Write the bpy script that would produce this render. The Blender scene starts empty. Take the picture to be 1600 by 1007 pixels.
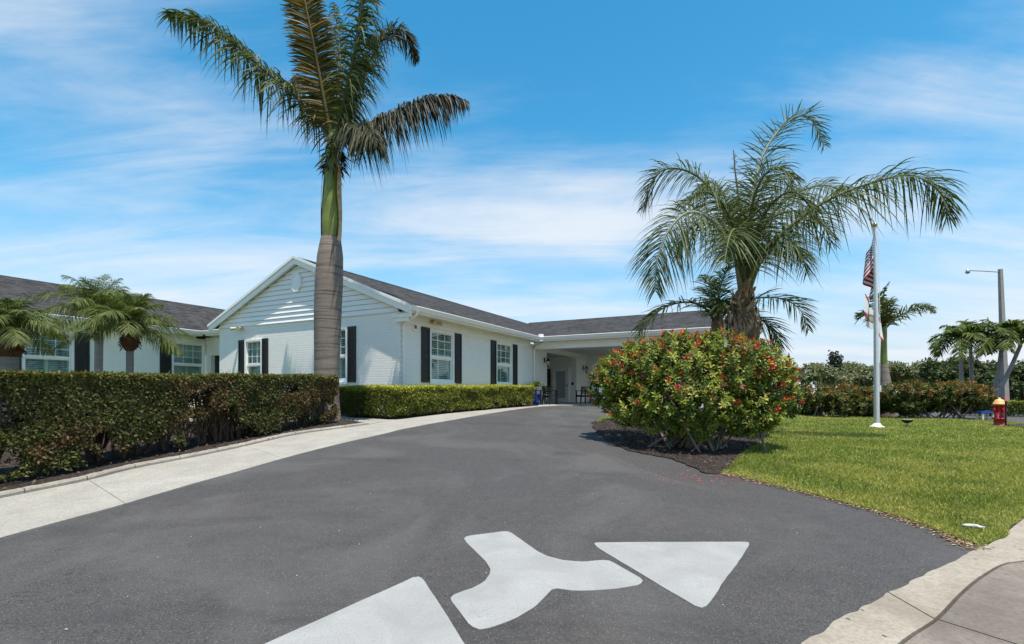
import bpy, bmesh, math, random
import numpy as np
from mathutils import Vector, Matrix
R = math.radians
SC = bpy.context.scene
COL = SC.collection
rng = np.random.default_rng(7)
random.seed(7)

# ------------------------------------------------------------------ camera, sky, sun, exposure
F, CX, HY, EYE = 784.0, 800.0, 616.0, 1.3        # focal length and horizon in photo pixels, eye height
cam_d = bpy.data.cameras.new('camera')
cam_d.sensor_width = 36; cam_d.lens = F / 1600 * 36
cam_d.shift_y = (HY - 503.5) / 1600
cam_d.clip_start = 0.05; cam_d.clip_end = 5000
cam = bpy.data.objects.new('camera', cam_d); COL.objects.link(cam)
cam.location = (0, 0, EYE); cam.rotation_euler = (R(90), 0, 0)
SC.camera = cam

SUN_EL, SUN_AZ = 75.0, 150.0                        # azimuth clockwise from +Y (the view direction)
world = bpy.data.worlds.new('World'); SC.world = world; world.use_nodes = True
def build_world():
    nt = world.node_tree; nt.nodes.clear(); N = nt.nodes.new; L = nt.links.new
    out = N('ShaderNodeOutputWorld'); bg = N('ShaderNodeBackground'); L(bg.outputs[0], out.inputs[0])
    bg.inputs[1].default_value = 0.142
    sky = N('ShaderNodeTexSky'); sky.sky_type = 'NISHITA'; sky.sun_disc = False
    sky.sun_elevation = R(SUN_EL); sky.sun_rotation = R(SUN_AZ)
    sky.air_density = 1.0; sky.dust_density = 0.25; sky.ozone_density = 2.0
    hs = N('ShaderNodeHueSaturation'); hs.inputs['Hue'].default_value = 0.480; hs.inputs['Saturation'].default_value = 1.36; hs.inputs['Value'].default_value = 0.72
    L(sky.outputs[0], hs.inputs['Color'])
    tc = N('ShaderNodeTexCoord'); sep = N('ShaderNodeSeparateXYZ'); L(tc.outputs['Generated'], sep.inputs[0])
    def math_(op, a, b=None, clamp=False):
        m = N('ShaderNodeMath'); m.operation = op; m.use_clamp = clamp
        for i, v in enumerate((a, b)):
            if v is None: continue
            if isinstance(v, (int, float)): m.inputs[i].default_value = v
            else: L(v, m.inputs[i])
        return m.outputs[0]
    zc = math_('MAXIMUM', sep.outputs['Z'], 0.0)
    zd = math_('ADD', zc, 0.16)
    px = math_('DIVIDE', sep.outputs['X'], zd); py = math_('DIVIDE', sep.outputs['Y'], zd)
    cmb = N('ShaderNodeCombineXYZ'); L(px, cmb.inputs[0]); L(py, cmb.inputs[1])
    def noise(sx, sy, scale, detail, rough, off, rot=0.0, dist=0.0):
        mp = N('ShaderNodeMapping'); mp.inputs['Scale'].default_value = (sx, sy, 1); mp.inputs['Location'].default_value = off
        mp.inputs['Rotation'].default_value = (0, 0, rot)
        L(cmb.outputs[0], mp.inputs[0])
        n = N('ShaderNodeTexNoise'); n.inputs['Scale'].default_value = scale; n.inputs['Detail'].default_value = detail
        n.inputs['Roughness'].default_value = rough; n.inputs['Distortion'].default_value = dist
        L(mp.outputs[0], n.inputs['Vector']); return n.outputs['Fac']
    big = noise(0.55, 1.0, 0.85, 8, 0.56, (19.1207, 18.9566, 0), 0.12, 0.25)
    wisp = noise(0.35, 1.6, 1.7, 9, 0.62, (1.131, 1.6974, 0), -0.22, 0.7)
    # more cloud low over the horizon, clear blue overhead
    cov = N('ShaderNodeMapRange'); cov.interpolation_type = 'SMOOTHSTEP'
    cov.inputs['From Min'].default_value = 0.33; cov.inputs['From Max'].default_value = 0.66
    cov.inputs['To Min'].default_value = 0.135; cov.inputs['To Max'].default_value = -0.07
    L(zc, cov.inputs['Value'])
    s = math_('ADD', math_('MULTIPLY', big, 0.66), math_('MULTIPLY', wisp, 0.34))
    s = math_('ADD', s, cov.outputs[0])
    cl = N('ShaderNodeMapRange'); cl.interpolation_type = 'SMOOTHSTEP'
    cl.inputs['From Min'].default_value = 0.49; cl.inputs['From Max'].default_value = 0.77; cl.inputs['To Max'].default_value = 0.88
    L(s, cl.inputs['Value'])
    hz = N('ShaderNodeMapRange'); hz.interpolation_type = 'SMOOTHSTEP'   # pale air near the horizon
    hz.inputs['From Min'].default_value = 0.0; hz.inputs['From Max'].default_value = 0.36
    hz.inputs['To Min'].default_value = 0.88; hz.inputs['To Max'].default_value = 0.0
    L(zc, hz.inputs['Value'])
    m1 = N('ShaderNodeMixRGB'); L(hz.outputs[0], m1.inputs[0]); L(hs.outputs[0], m1.inputs[1]); m1.inputs[2].default_value = (1.7, 2.3, 2.95, 1)
    m2 = N('ShaderNodeMixRGB'); L(cl.outputs[0], m2.inputs[0]); L(m1.outputs[0], m2.inputs[1]); m2.inputs[2].default_value = (3.05, 3.2, 3.4, 1)
    L(m2.outputs[0], bg.inputs[0])
build_world()
sun_d = bpy.data.lights.new('sun', 'SUN'); sun_d.energy = 3.6; sun_d.angle = R(0.5); sun_d.color = (1.0, 0.925, 0.81)
sun = bpy.data.objects.new('sun', sun_d); COL.objects.link(sun)
sun.location = (0, 0, 60)
_sd = Vector((math.sin(R(SUN_AZ)) * math.cos(R(SUN_EL)), math.cos(R(SUN_AZ)) * math.cos(R(SUN_EL)), math.sin(R(SUN_EL))))
sun.rotation_euler = _sd.to_track_quat('Z', 'Y').to_euler()
vs = SC.view_settings
vs.view_transform = 'Standard'; vs.look = 'None'; vs.gamma = 1.0; vs.exposure = 1.02; vs.use_curve_mapping = False
SC.cycles.use_denoising = True
SC.cycles.max_bounces = 8; SC.cycles.transparent_max_bounces = 12

# ------------------------------------------------------------------ terrain: the ground rises gently towards the clubhouse
_ty = np.arange(-60, 140, 0.1)
def _smooth(a):
    k = np.exp(-0.5 * (np.arange(-30, 31) * 0.1 / 1.0) ** 2); k /= k.sum()
    return np.convolve(np.pad(a, 30, 'edge'), k, 'valid')
_tl = _smooth(np.interp(_ty, [-60, 0, 3.5, 5.5, 9, 13, 17, 22, 28, 140], [-.05, -.05, 0, .12, .37, .62, .72, .79, .80, .80]))
_tr = _smooth(np.interp(_ty, [-60, 0, 3.5, 9, 15, 24, 140], [-.05, -.05, 0, .15, .30, .30, .30]))
def sm(t):
    t = np.clip(t, 0, 1); return t * t * (3 - 2 * t)
def terrain(x, y):
    x = np.asarray(x, float); y = np.asarray(y, float)
    k = sm((y - 14) / 8.0); x0 = -1 + 9 * k; wd = 10 - 4 * k
    w = sm((x - x0) / wd)
    return np.interp(y, _ty, _tl) * (1 - w) + np.interp(y, _ty, _tr) * w
def tz(x, y): return float(terrain(x, y))
def gp(px, py):
    """ground point seen at photo pixel (px, py)"""
    a = (px - CX) / F; b = (py - HY) / F; Y = 8.0
    lo, hi = 0.3, 120.0
    for _ in range(60):
        Y = 0.5 * (lo + hi)
        if EYE - b * Y > tz(a * Y, Y): lo = Y
        else: hi = Y
    return (a * Y, Y)
def at(px, py, Y): return Vector(((px - CX) / F * Y, Y, EYE - (py - HY) / F * Y))
def gx(px, Y): return ((px - CX) / F * Y, Y)

# ------------------------------------------------------------------ numpy value noise
_hash = rng.random((64, 64, 64))
def vnoise(p, s=1.0):
    p = np.asarray(p, float) * s + 100.0
    i = np.floor(p).astype(int); f = p - i; f = f * f * (3 - 2 * f); i &= 63; j = (i + 1) & 63
    def h(a, b, c): return _hash[a, b, c]
    x0, y0, z0 = i.T; x1, y1, z1 = j.T; fx, fy, fz = f.T
    return (((h(x0, y0, z0) * (1 - fx) + h(x1, y0, z0) * fx) * (1 - fy) + (h(x0, y1, z0) * (1 - fx) + h(x1, y1, z0) * fx) * fy) * (1 - fz)
            + ((h(x0, y0, z1) * (1 - fx) + h(x1, y0, z1) * fx) * (1 - fy) + (h(x0, y1, z1) * (1 - fx) + h(x1, y1, z1) * fx) * fy) * fz)

# ------------------------------------------------------------------ object helpers
def tag(o, label=None, cat=None, group=None, kind=None):
    if label: o['label'] = label
    if cat: o['category'] = cat
    if group: o['group'] = group
    if kind: o['kind'] = kind
    return o
def empty(name, loc=(0, 0, 0), rz=0.0):
    o = bpy.data.objects.new(name, None); COL.objects.link(o); o.location = loc; o.rotation_euler = (0, 0, rz)
    o.empty_display_size = 0.1
    return o
def link(name, me, mat, parent=None, origin=None):
    o = bpy.data.objects.new(name, me); COL.objects.link(o)
    if mat is not None:
        for m in (mat if isinstance(mat, (list, tuple)) else [mat]): me.materials.append(m)
    if parent is not None: o.parent = parent
    return o
class MB:
    """collects boxes, prisms, tubes; build() links them as one mesh object"""
    def __init__(s): s.v = []; s.f = []; s.mi = []; s.smooth = []
    def add(s, vs_, fs, mi=0, smooth=False):
        b = len(s.v); s.v += [tuple(v) for v in vs_]
        for f in fs: s.f.append(tuple(b + i for i in f)); s.mi.append(mi); s.smooth.append(smooth)
        return s
    def box(s, x0, x1, y0, y1, z0, z1, mi=0, bev=0.0):
        x0, x1 = min(x0, x1), max(x0, x1); y0, y1 = min(y0, y1), max(y0, y1); z0, z1 = min(z0, z1), max(z0, z1)
        if bev <= 0:
            v = [(x, y, z) for x in (x0, x1) for y in (y0, y1) for z in (z0, z1)]
            return s.add(v, [(0, 1, 3, 2), (4, 6, 7, 5), (0, 4, 5, 1), (2, 3, 7, 6), (0, 2, 6, 4), (1, 5, 7, 3)], mi)
        bm = bmesh.new(); bmesh.ops.create_cube(bm, size=1)
        for v in bm.verts: v.co = Vector(((x0 + x1) / 2 + v.co.x * (x1 - x0), (y0 + y1) / 2 + v.co.y * (y1 - y0), (z0 + z1) / 2 + v.co.z * (z1 - z0)))
        bmesh.ops.bevel(bm, geom=list(bm.edges), offset=bev, segments=2, affect='EDGES')
        bm.verts.index_update(); s.add([v.co for v in bm.verts], [[v.index for v in f.verts] for f in bm.faces], mi); bm.free(); return s
    def quad(s, a, b, c, d, mi=0): return s.add([a, b, c, d], [(0, 1, 2, 3)], mi)
    def tube(s, pts, rad, n=8, mi=0, cap=True, smooth=True):
        pts = [Vector(p) for p in pts]; m = len(pts)
        if isinstance(rad, (int, float)): rad = [rad] * m
        vs_ = []; ref = None
        for i in range(m):
            t = (pts[min(i + 1, m - 1)] - pts[max(i - 1, 0)])
            t = t.normalized() if t.length > 1e-9 else Vector((0, 0, 1))
            if ref is None: ref = t.orthogonal().normalized()
            ref = (ref - t * ref.dot(t)); ref = ref.normalized() if ref.length > 1e-6 else t.orthogonal().normalized()
            bn = t.cross(ref)
            for k in range(n):
                a = 2 * math.pi * k / n; vs_.append(pts[i] + (ref * math.cos(a) + bn * math.sin(a)) * rad[i])
        fs = [(i * n + k, i * n + (k + 1) % n, (i + 1) * n + (k + 1) % n, (i + 1) * n + k) for i in range(m - 1) for k in range(n)]
        s.add(vs_, fs, mi, smooth)
        if cap: s.add(vs_[:n], [tuple(range(n))[::-1]], mi); s.add(vs_[-n:], [tuple(range(n))], mi)
        return s
    def lathe(s, prof, n=20, c=(0, 0, 0), mi=0, smooth=True):
        vs_ = [(c[0] + r * math.cos(2 * math.pi * k / n), c[1] + r * math.sin(2 * math.pi * k / n), c[2] + z) for r, z in prof for k in range(n)]
        m = len(prof)
        fs = [(i * n + k, i * n + (k + 1) % n, (i + 1) * n + (k + 1) % n, (i + 1) * n + k) for i in range(m - 1) for k in range(n)]
        s.add(vs_, fs, mi, smooth); s.add(vs_[:n], [tuple(range(n))[::-1]], mi); s.add(vs_[-n:], [tuple(range(n))], mi); return s
    def prism(s, poly, a, b, axis='y', mi=0):
        """poly of (p,q) pairs extruded from a to b along axis; x:(y,z) y:(x,z) z:(x,y)"""
        def P(p, q, t): return {'x': (t, p, q), 'y': (p, t, q), 'z': (p, q, t)}[axis]
        n = len(poly); vs_ = [P(p, q, a) for p, q in poly] + [P(p, q, b) for p, q in poly]
        s.add(vs_, [tuple(range(n))[::-1], tuple(range(n, 2 * n))] + [(i, (i + 1) % n, n + (i + 1) % n, n + i) for i in range(n)], mi); return s
    def build(s, name, mat, parent=None, fix=True, dz=0.0):
        me = bpy.data.meshes.new(name)
        v = s.v if not dz else [(a, b, c - dz) for a, b, c in s.v]
        me.from_pydata(v, [], s.f)
        me.polygons.foreach_set('material_index', s.mi); me.polygons.foreach_set('use_smooth', s.smooth)
        if fix:
            bm = bmesh.new(); bm.from_mesh(me); bmesh.ops.recalc_face_normals(bm, faces=bm.faces); bm.to_mesh(me); bm.free()
        me.update()
        return link(name, me, mat, parent)

def tri_mesh(name, V, T, C=None, smooth=False):
    me = bpy.data.meshes.new(name); V = np.ascontiguousarray(V, dtype=np.float32); T = np.ascontiguousarray(T, dtype=np.int32)
    me.vertices.add(len(V)); me.vertices.foreach_set('co', V.ravel())
    me.loops.add(T.size); me.loops.foreach_set('vertex_index', T.ravel())
    me.polygons.add(len(T)); me.polygons.foreach_set('loop_start', np.arange(0, T.size, 3, dtype=np.int32)); me.polygons.foreach_set('loop_total', np.full(len(T), 3, dtype=np.int32))
    if smooth: me.polygons.foreach_set('use_smooth', np.ones(len(T), bool))
    me.update(calc_edges=True)
    if C is not None:
        a = me.color_attributes.new('Col', 'FLOAT_COLOR', 'POINT')
        c4 = np.ones((len(V), 4), np.float32); c4[:, :3] = C; a.data.foreach_set('color', c4.ravel())
    return me
def nrm(a): return a / np.maximum(np.linalg.norm(a, axis=-1, keepdims=True), 1e-9)
LEAF4 = (np.array([[0, 0, 0], [.5, .5, .06], [1, 0, -.06], [.5, -.5, .06]]), np.array([[0, 1, 2], [0, 2, 3]]))
LEAF6 = (np.array([[0, 0, 0], [.35, .42, .07], [.72, .40, .03], [1, 0, -.10], [.72, -.40, .03], [.35, -.42, .07], [.5, 0, 0]]),
         np.array([[0, 1, 6], [1, 2, 6], [2, 3, 6], [3, 4, 6], [4, 5, 6], [5, 0, 6]]))
def scatter(pos, along, up, ln, wd, col, tmpl=LEAF4):
    """many small leaves as arrays: V, T, C"""
    n = len(pos); tv, tf = tmpl; along = nrm(along)
    ac = nrm(np.cross(up, along)); nn = np.cross(along, ac)
    ln = np.broadcast_to(ln, n)[:, None, None]; wd = np.broadcast_to(wd, n)[:, None, None]
    V = pos[:, None, :] + along[:, None, :] * tv[None, :, 0:1] * ln + ac[:, None, :] * tv[None, :, 1:2] * wd + nn[:, None, :] * tv[None, :, 2:3] * ln
    T = tf[None] + (np.arange(n) * len(tv))[:, None, None]
    C = np.repeat(col, len(tv), axis=0)
    return V.reshape(-1, 3), T.reshape(-1, 3), C
def join_arr(parts):
    V = []; T = []; C = []; o = 0
    for v, t, c in parts:
        V.append(v); T.append(t + o); C.append(c); o += len(v)
    return np.concatenate(V), np.concatenate(T), np.concatenate(C)
def rdir(n):
    return nrm(rng.normal(size=(n, 3)))
def pal(n, cols, w=None, jit=0.15):
    cols = np.array(cols); i = rng.choice(len(cols), n, p=w)
    return cols[i] * (1 + rng.uniform(-jit, jit, (n, 1)))

# ------------------------------------------------------------------ materials
def newmat(name):
    m = bpy.data.materials.new(name); m.use_nodes = True; nt = m.node_tree; nt.nodes.clear()
    out = nt.nodes.new('ShaderNodeOutputMaterial'); b = nt.nodes.new('ShaderNodeBsdfPrincipled'); nt.links.new(b.outputs[0], out.inputs[0])
    return m, nt, b, out
class G:
    def __init__(s, nt): s.nt = nt
    def n(s, t, **kw):
        x = s.nt.nodes.new('ShaderNode' + t)
        for k, v in kw.items(): setattr(x, k, v)
        return x
    def l(s, a, b): s.nt.links.new(a, b)
    def coord(s, kind='Object', scale=(1, 1, 1), rot=(0, 0, 0), loc=(0, 0, 0)):
        tc = s.n('TexCoord'); mp = s.n('Mapping'); mp.inputs['Scale'].default_value = scale; mp.inputs['Rotation'].default_value = rot; mp.inputs['Location'].default_value = loc
        s.l(tc.outputs[kind], mp.inputs[0]); return mp.outputs[0]
    def noise(s, vec, scale, detail=4, rough=.55, dist=0):
        x = s.n('TexNoise'); x.inputs['Scale'].default_value = scale; x.inputs['Detail'].default_value = detail; x.inputs['Roughness'].default_value = rough; x.inputs['Distortion'].default_value = dist
        s.l(vec, x.inputs['Vector']); return x.outputs['Fac']
    def ramp(s, fac, stops, interp='LINEAR'):
        r = s.n('ValToRGB'); r.color_ramp.interpolation = interp; e = r.color_ramp.elements
        while len(e) < len(stops): e.new(0.5)
        for i, (p, c) in enumerate(stops): e[i].position = p; e[i].color = (*c, 1) if len(c) == 3 else c
        s.l(fac, r.inputs[0]); return r.outputs[0]
    def mix(s, fac, a, b, mode='MIX'):
        m = s.n('MixRGB', blend_type=mode)
        for i, v in zip((0, 1, 2), (fac, a, b)):
            if isinstance(v, (int, float)): m.inputs[i].default_value = v
            elif isinstance(v, tuple): m.inputs[i].default_value = (*v, 1)
            else: s.l(v, m.inputs[i])
        return m.outputs[0]
    def math(s, op, a, b=0.0, clamp=False):
        m = s.n('Math', operation=op, use_clamp=clamp)
        for i, v in enumerate((a, b)):
            if isinstance(v, (int, float)): m.inputs[i].default_value = v
            else: s.l(v, m.inputs[i])
        return m.outputs[0]
    def bump(s, h, strength, dist, bsdf):
        b = s.n('Bump'); b.inputs['Strength'].default_value = strength; b.inputs['Distance'].default_value = dist; s.l(h, b.inputs['Height']); s.l(b.outputs[0], bsdf.inputs['Normal'])
g3 = lambda v: (v, v, v)
def simple(name, col, rough=.6, metal=0.0, var=.12, scale=6.0, bump=0.0, spec=.5, dirt=0.0):
    m, nt, b, _ = newmat(name); g = G(nt); v = g.coord()
    n = g.noise(v, scale, 5)
    c = g.ramp(n, [(.3, tuple(x * (1 - var) for x in col)), (.7, tuple(min(1, x * (1 + var)) for x in col))])
    if dirt:
        d = g.noise(v, scale * .3, 6, .65)
        c = g.mix(g.ramp(d, [(.52, g3(0)), (.75, g3(dirt))]), c, tuple(x * .45 for x in col))
    g.l(c, b.inputs['Base Color']); b.inputs['Roughness'].default_value = rough; b.inputs['Metallic'].default_value = metal
    b.inputs['Specular IOR Level'].default_value = spec
    if bump: g.bump(g.noise(v, scale * 8, 4), bump, .01, b)
    return m
def leafmat(name, rough=.55, trans=.25, spec=.22, tint=(1.25, 1.35, .6)):
    m, nt, b, out = newmat(name); g = G(nt)
    a = g.n('Attribute'); a.attribute_name = 'Col'
    g.l(a.outputs['Color'], b.inputs['Base Color']); b.inputs['Roughness'].default_value = rough; b.inputs['Specular IOR Level'].default_value = spec
    t = g.n('BsdfTranslucent'); g.l(g.mix(1.0, a.outputs['Color'], tint, 'MULTIPLY'), t.inputs[0])
    mx = g.n('MixShader'); mx.inputs[0].default_value = trans; g.l(b.outputs[0], mx.inputs[1]); g.l(t.outputs[0], mx.inputs[2]); g.l(mx.outputs[0], out.inputs[0])
    return m
M = {}
def mk_asphalt():
    m, nt, b, _ = newmat('asphalt'); g = G(nt); v = g.coord()
    fine = g.noise(v, 75, 5, .85); mid = g.noise(v, 9, 5, .6); big = g.noise(g.coord(scale=(.35, .22, 1), rot=(0, 0, .5)), 1.6, 6, .6, 1.2)
    base = g.mix(g.ramp(fine, [(.38, g3(0)), (.64, g3(1))]), (.017, .0162, .0165), (.089, .084, .084))
    base = g.mix(g.ramp(mid, [(.35, g3(0)), (.75, g3(.45))]), base, (.078, .074, .073))
    base = g.mix(g.ramp(big, [(.46, g3(0)), (.62, g3(.42))]), base, (.100, .097, .095))
    drk = g.noise(g.coord(scale=(.3, .8, 1), loc=(4, 2, 0)), 1.3, 5, .55, .6)
    base = g.mix(g.ramp(drk, [(.57, g3(0)), (.70, g3(.5))]), base, (.027, .0265, .026))
    vo = g.n('TexVoronoi'); vo.inputs['Scale'].default_value = 95; g.l(v, vo.inputs['Vector'])
    sel = g.n('TexWhiteNoise'); g.l(vo.outputs['Color'], sel.inputs['Vector'])
    speck = g.math('MULTIPLY', g.math('LESS_THAN', vo.outputs['Distance'], .24), g.math('GREATER_THAN', sel.outputs['Value'], .83))
    base = g.mix(g.math('MULTIPLY', speck, .85), base, (.27, .25, .225))
    pet = g.noise(g.coord(loc=(9, 1, 0)), .9, 4); base = g.mix(g.ramp(pet, [(.6, g3(0)), (.8, g3(.25))]), base, (.11, .09, .075))
    g.l(base, b.inputs['Base Color']); b.inputs['Roughness'].default_value = .86; b.inputs['Specular IOR Level'].default_value = .3
    g.bump(g.math('ADD', g.noise(v, 120, 4, .7), g.math('MULTIPLY', speck, .3)), .55, .008, b)
    return m
def mk_concrete(name, c0, c1, stain=(.22, .2, .17), amt=.5, spots=0.0):
    m, nt, b, _ = newmat(name); g = G(nt); v = g.coord()
    n1 = g.noise(v, 2.2, 7, .62); n2 = g.noise(v, 60, 4, .7); n3 = g.noise(g.coord(scale=(1, .4, 1), loc=(3, 5, 0)), .9, 6, .6, .8)
    c = g.ramp(n1, [(.3, c0), (.7, c1)])
    c = g.mix(g.ramp(g.noise(v, 34, 6, .8), [(.36, g3(.55)), (.56, g3(0))]), c, tuple(x * .5 for x in c0))
    c = g.mix(g.ramp(n3, [(.5, g3(0)), (.72, g3(amt))]), c, stain)
    if spots:
        vo = g.n('TexVoronoi'); vo.inputs['Scale'].default_value = 26; g.l(g.coord(scale=(1, .6, 1)), vo.inputs['Vector'])
        sel = g.n('TexWhiteNoise'); g.l(vo.outputs['Color'], sel.inputs['Vector'])
        sp = g.math('MULTIPLY', g.math('LESS_THAN', vo.outputs['Distance'], .26), g.math('GREATER_THAN', sel.outputs['Value'], 1 - spots))
        c = g.mix(sp, c, (.09, .085, .08))
    g.l(c, b.inputs['Base Color']); b.inputs['Roughness'].default_value = .85; b.inputs['Specular IOR Level'].default_value = .3
    g.bump(n2, .4, .006, b); return m
def mk_brick(name, horiz):
    m, nt, b, _ = newmat(name); g = G(nt); tc = g.n('TexCoord'); sp = g.n('SeparateXYZ'); g.l(tc.outputs['Object'], sp.inputs[0])
    cb = g.n('CombineXYZ'); g.l(sp.outputs[horiz], cb.inputs[0]); g.l(sp.outputs['Z'], cb.inputs[1])
    br = g.n('TexBrick'); br.inputs['Scale'].default_value = 1; br.inputs['Brick Width'].default_value = .22; br.inputs['Row Height'].default_value = .080
    br.inputs['Mortar Size'].default_value = .009; br.inputs['Mortar Smooth'].default_value = .4; br.offset = .5
    br.inputs['Color1'].default_value = (1, 1, 1, 1); br.inputs['Color2'].default_value = (.86, .86, .86, 1); br.inputs['Mortar'].default_value = (.0, .0, .0, 1)
    g.l(cb.outputs[0], br.inputs['Vector'])
    n = g.noise(tc.outputs['Object'], 3, 6, .6)
    c = g.ramp(n, [(.3, (.88, .845, .795)), (.7, (.92, .885, .835))])
    c = g.mix(g.math('MULTIPLY', br.outputs['Fac'], .26), c, (.48, .48, .48))
    g.l(c, b.inputs['Base Color']); b.inputs['Roughness'].default_value = .55
    h = g.math('ADD', g.math('MULTIPLY', g.math('SUBTRACT', 1.0, br.outputs['Fac']), 1.0), g.math('MULTIPLY', g.noise(tc.outputs['Object'], 45, 3), .35))
    g.bump(h, .55, .010, b); return m
def mk_shingle(name, horiz):
    m, nt, b, _ = newmat(name); g = G(nt); tc = g.n('TexCoord'); sp = g.n('SeparateXYZ'); g.l(tc.outputs['Object'], sp.inputs[0])
    cb = g.n('CombineXYZ'); g.l(sp.outputs[horiz], cb.inputs[0]); g.l(g.math('MULTIPLY', sp.outputs['Z'], 2.5), cb.inputs[1])
    br = g.n('TexBrick'); br.inputs['Scale'].default_value = 1; br.inputs['Brick Width'].default_value = .30; br.inputs['Row Height'].default_value = .14
    br.inputs['Mortar Size'].default_value = .006; br.offset = .37; br.inputs['Bias'].default_value = 0
    br.inputs['Color1'].default_value = (.006, .006, .007, 1); br.inputs['Color2'].default_value = (.075, .070, .068, 1); br.inputs['Mortar'].default_value = (.006, .006, .007, 1)
    g.l(cb.outputs[0], br.inputs['Vector'])
    n = g.noise(tc.outputs['Object'], 7, 6, .75)
    c = g.mix(.45, br.outputs['Color'], g.ramp(n, [(.40, (.006, .006, .007)), (.62, (.060, .055, .054))]))
    g.l(c, b.inputs['Base Color']); b.inputs['Roughness'].default_value = .9; b.inputs['Specular IOR Level'].default_value = .25
    g.bump(g.math('ADD', g.math('SUBTRACT', 1.0, br.outputs['Fac']), n), .8, .015, b); return m
def mk_grass():
    m, nt, b, _ = newmat('lawn_turf'); g = G(nt); v = g.coord()
    n1 = g.noise(v, 1.1, 6, .6, .5); n2 = g.noise(v, 38, 4, .7)
    c = g.ramp(n1, [(.3, (.075, .115, .016)), (.55, (.11, .14, .024)), (.75, (.17, .165, .04))])
    c = g.mix(g.ramp(n2, [(.3, g3(.7)), (.6, g3(0))]), c, (.025, .040, .008))
    g.l(c, b.inputs['Base Color']); b.inputs['Roughness'].default_value = .9; b.inputs['Specular IOR Level'].default_value = .15
    g.bump(n2, 1.0, .03, b); return m
def mk_mulch():
    m, nt, b, _ = newmat('mulch'); g = G(nt); v = g.coord(scale=(1, 1, 1))
    n1 = g.noise(v, 34, 5, .7, .6); n2 = g.noise(v, 3, 4)
    c = g.ramp(n1, [(.3, (.012, .009, .008)), (.55, (.038, .024, .018)), (.8, (.10, .058, .038))])
    c = g.mix(g.ramp(n2, [(.5, g3(0)), (.7, g3(.4))]), c, (.018, .014, .012))
    g.l(c, b.inputs['Base Color']); b.inputs['Roughness'].default_value = .95; g.bump(n1, 1, .05, b); return m
def mk_paint():
    m, nt, b, _ = newmat('road_paint'); g = G(nt); v = g.coord()
    n1 = g.noise(v, 2.4, 6, .6, .7); n2 = g.noise(v, 80, 4, .7); n3 = g.noise(v, 150, 2, .8)
    c = g.ramp(n1, [(.35, (.245, .245, .24)), (.7, (.31, .31, .305))])
    c = g.mix(g.ramp(n2, [(.36, g3(.55)), (.50, g3(0))]), c, (.19, .188, .18))
    c = g.mix(g.ramp(n3, [(.62, g3(0)), (.68, g3(.75))]), c, (.11, .108, .105))
    g.l(c, b.inputs['Base Color']); b.inputs['Roughness'].default_value = .7; g.bump(g.noise(v, 120, 4, .7), .4, .005, b); return m
def mk_bark(name, c0, c1, ring=9.0, spots=(.3, .3, .3)):
    m, nt, b, _ = newmat(name); g = G(nt)
    v = g.coord(scale=(.5, .5, ring)); n = g.noise(v, 1.0, 6, .65, .15)
    v2 = g.coord(scale=(3, 3, 2)); n2 = g.noise(v2, 2, 6, .6)
    c = g.ramp(n, [(.32, c0), (.50, c1), (.66, tuple(x * .8 for x in c1))])
    c = g.mix(g.ramp(n2, [(.5, g3(0)), (.7, g3(.4))]), c, spots)
    g.l(c, b.inputs['Base Color']); b.inputs['Roughness'].default_value = .85
    g.bump(g.math('ADD', n, g.math('MULTIPLY', g.noise(g.coord(scale=(14, 14, 4)), 3, 4), .4)), .5, .02, b); return m
def mk_glass():
    m, nt, b, out = newmat('window_glass'); g = G(nt); nt.nodes.remove(b)
    tr = g.n('BsdfTransparent'); tr.inputs[0].default_value = (.80, .88, .85, 1); gl = g.n('BsdfGlossy'); gl.inputs['Roughness'].default_value = .02
    lw_ = g.n('LayerWeight'); lw_.inputs[0].default_value = .5
    mx = g.n('MixShader'); g.l(g.math('ADD', g.math('MULTIPLY', g.math('POWER', lw_.outputs['Facing'], 4.0), .8), .07, True), mx.inputs[0]); g.l(tr.outputs[0], mx.inputs[1]); g.l(gl.outputs[0], mx.inputs[2]); g.l(mx.outputs[0], out.inputs[0]); return m
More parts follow.
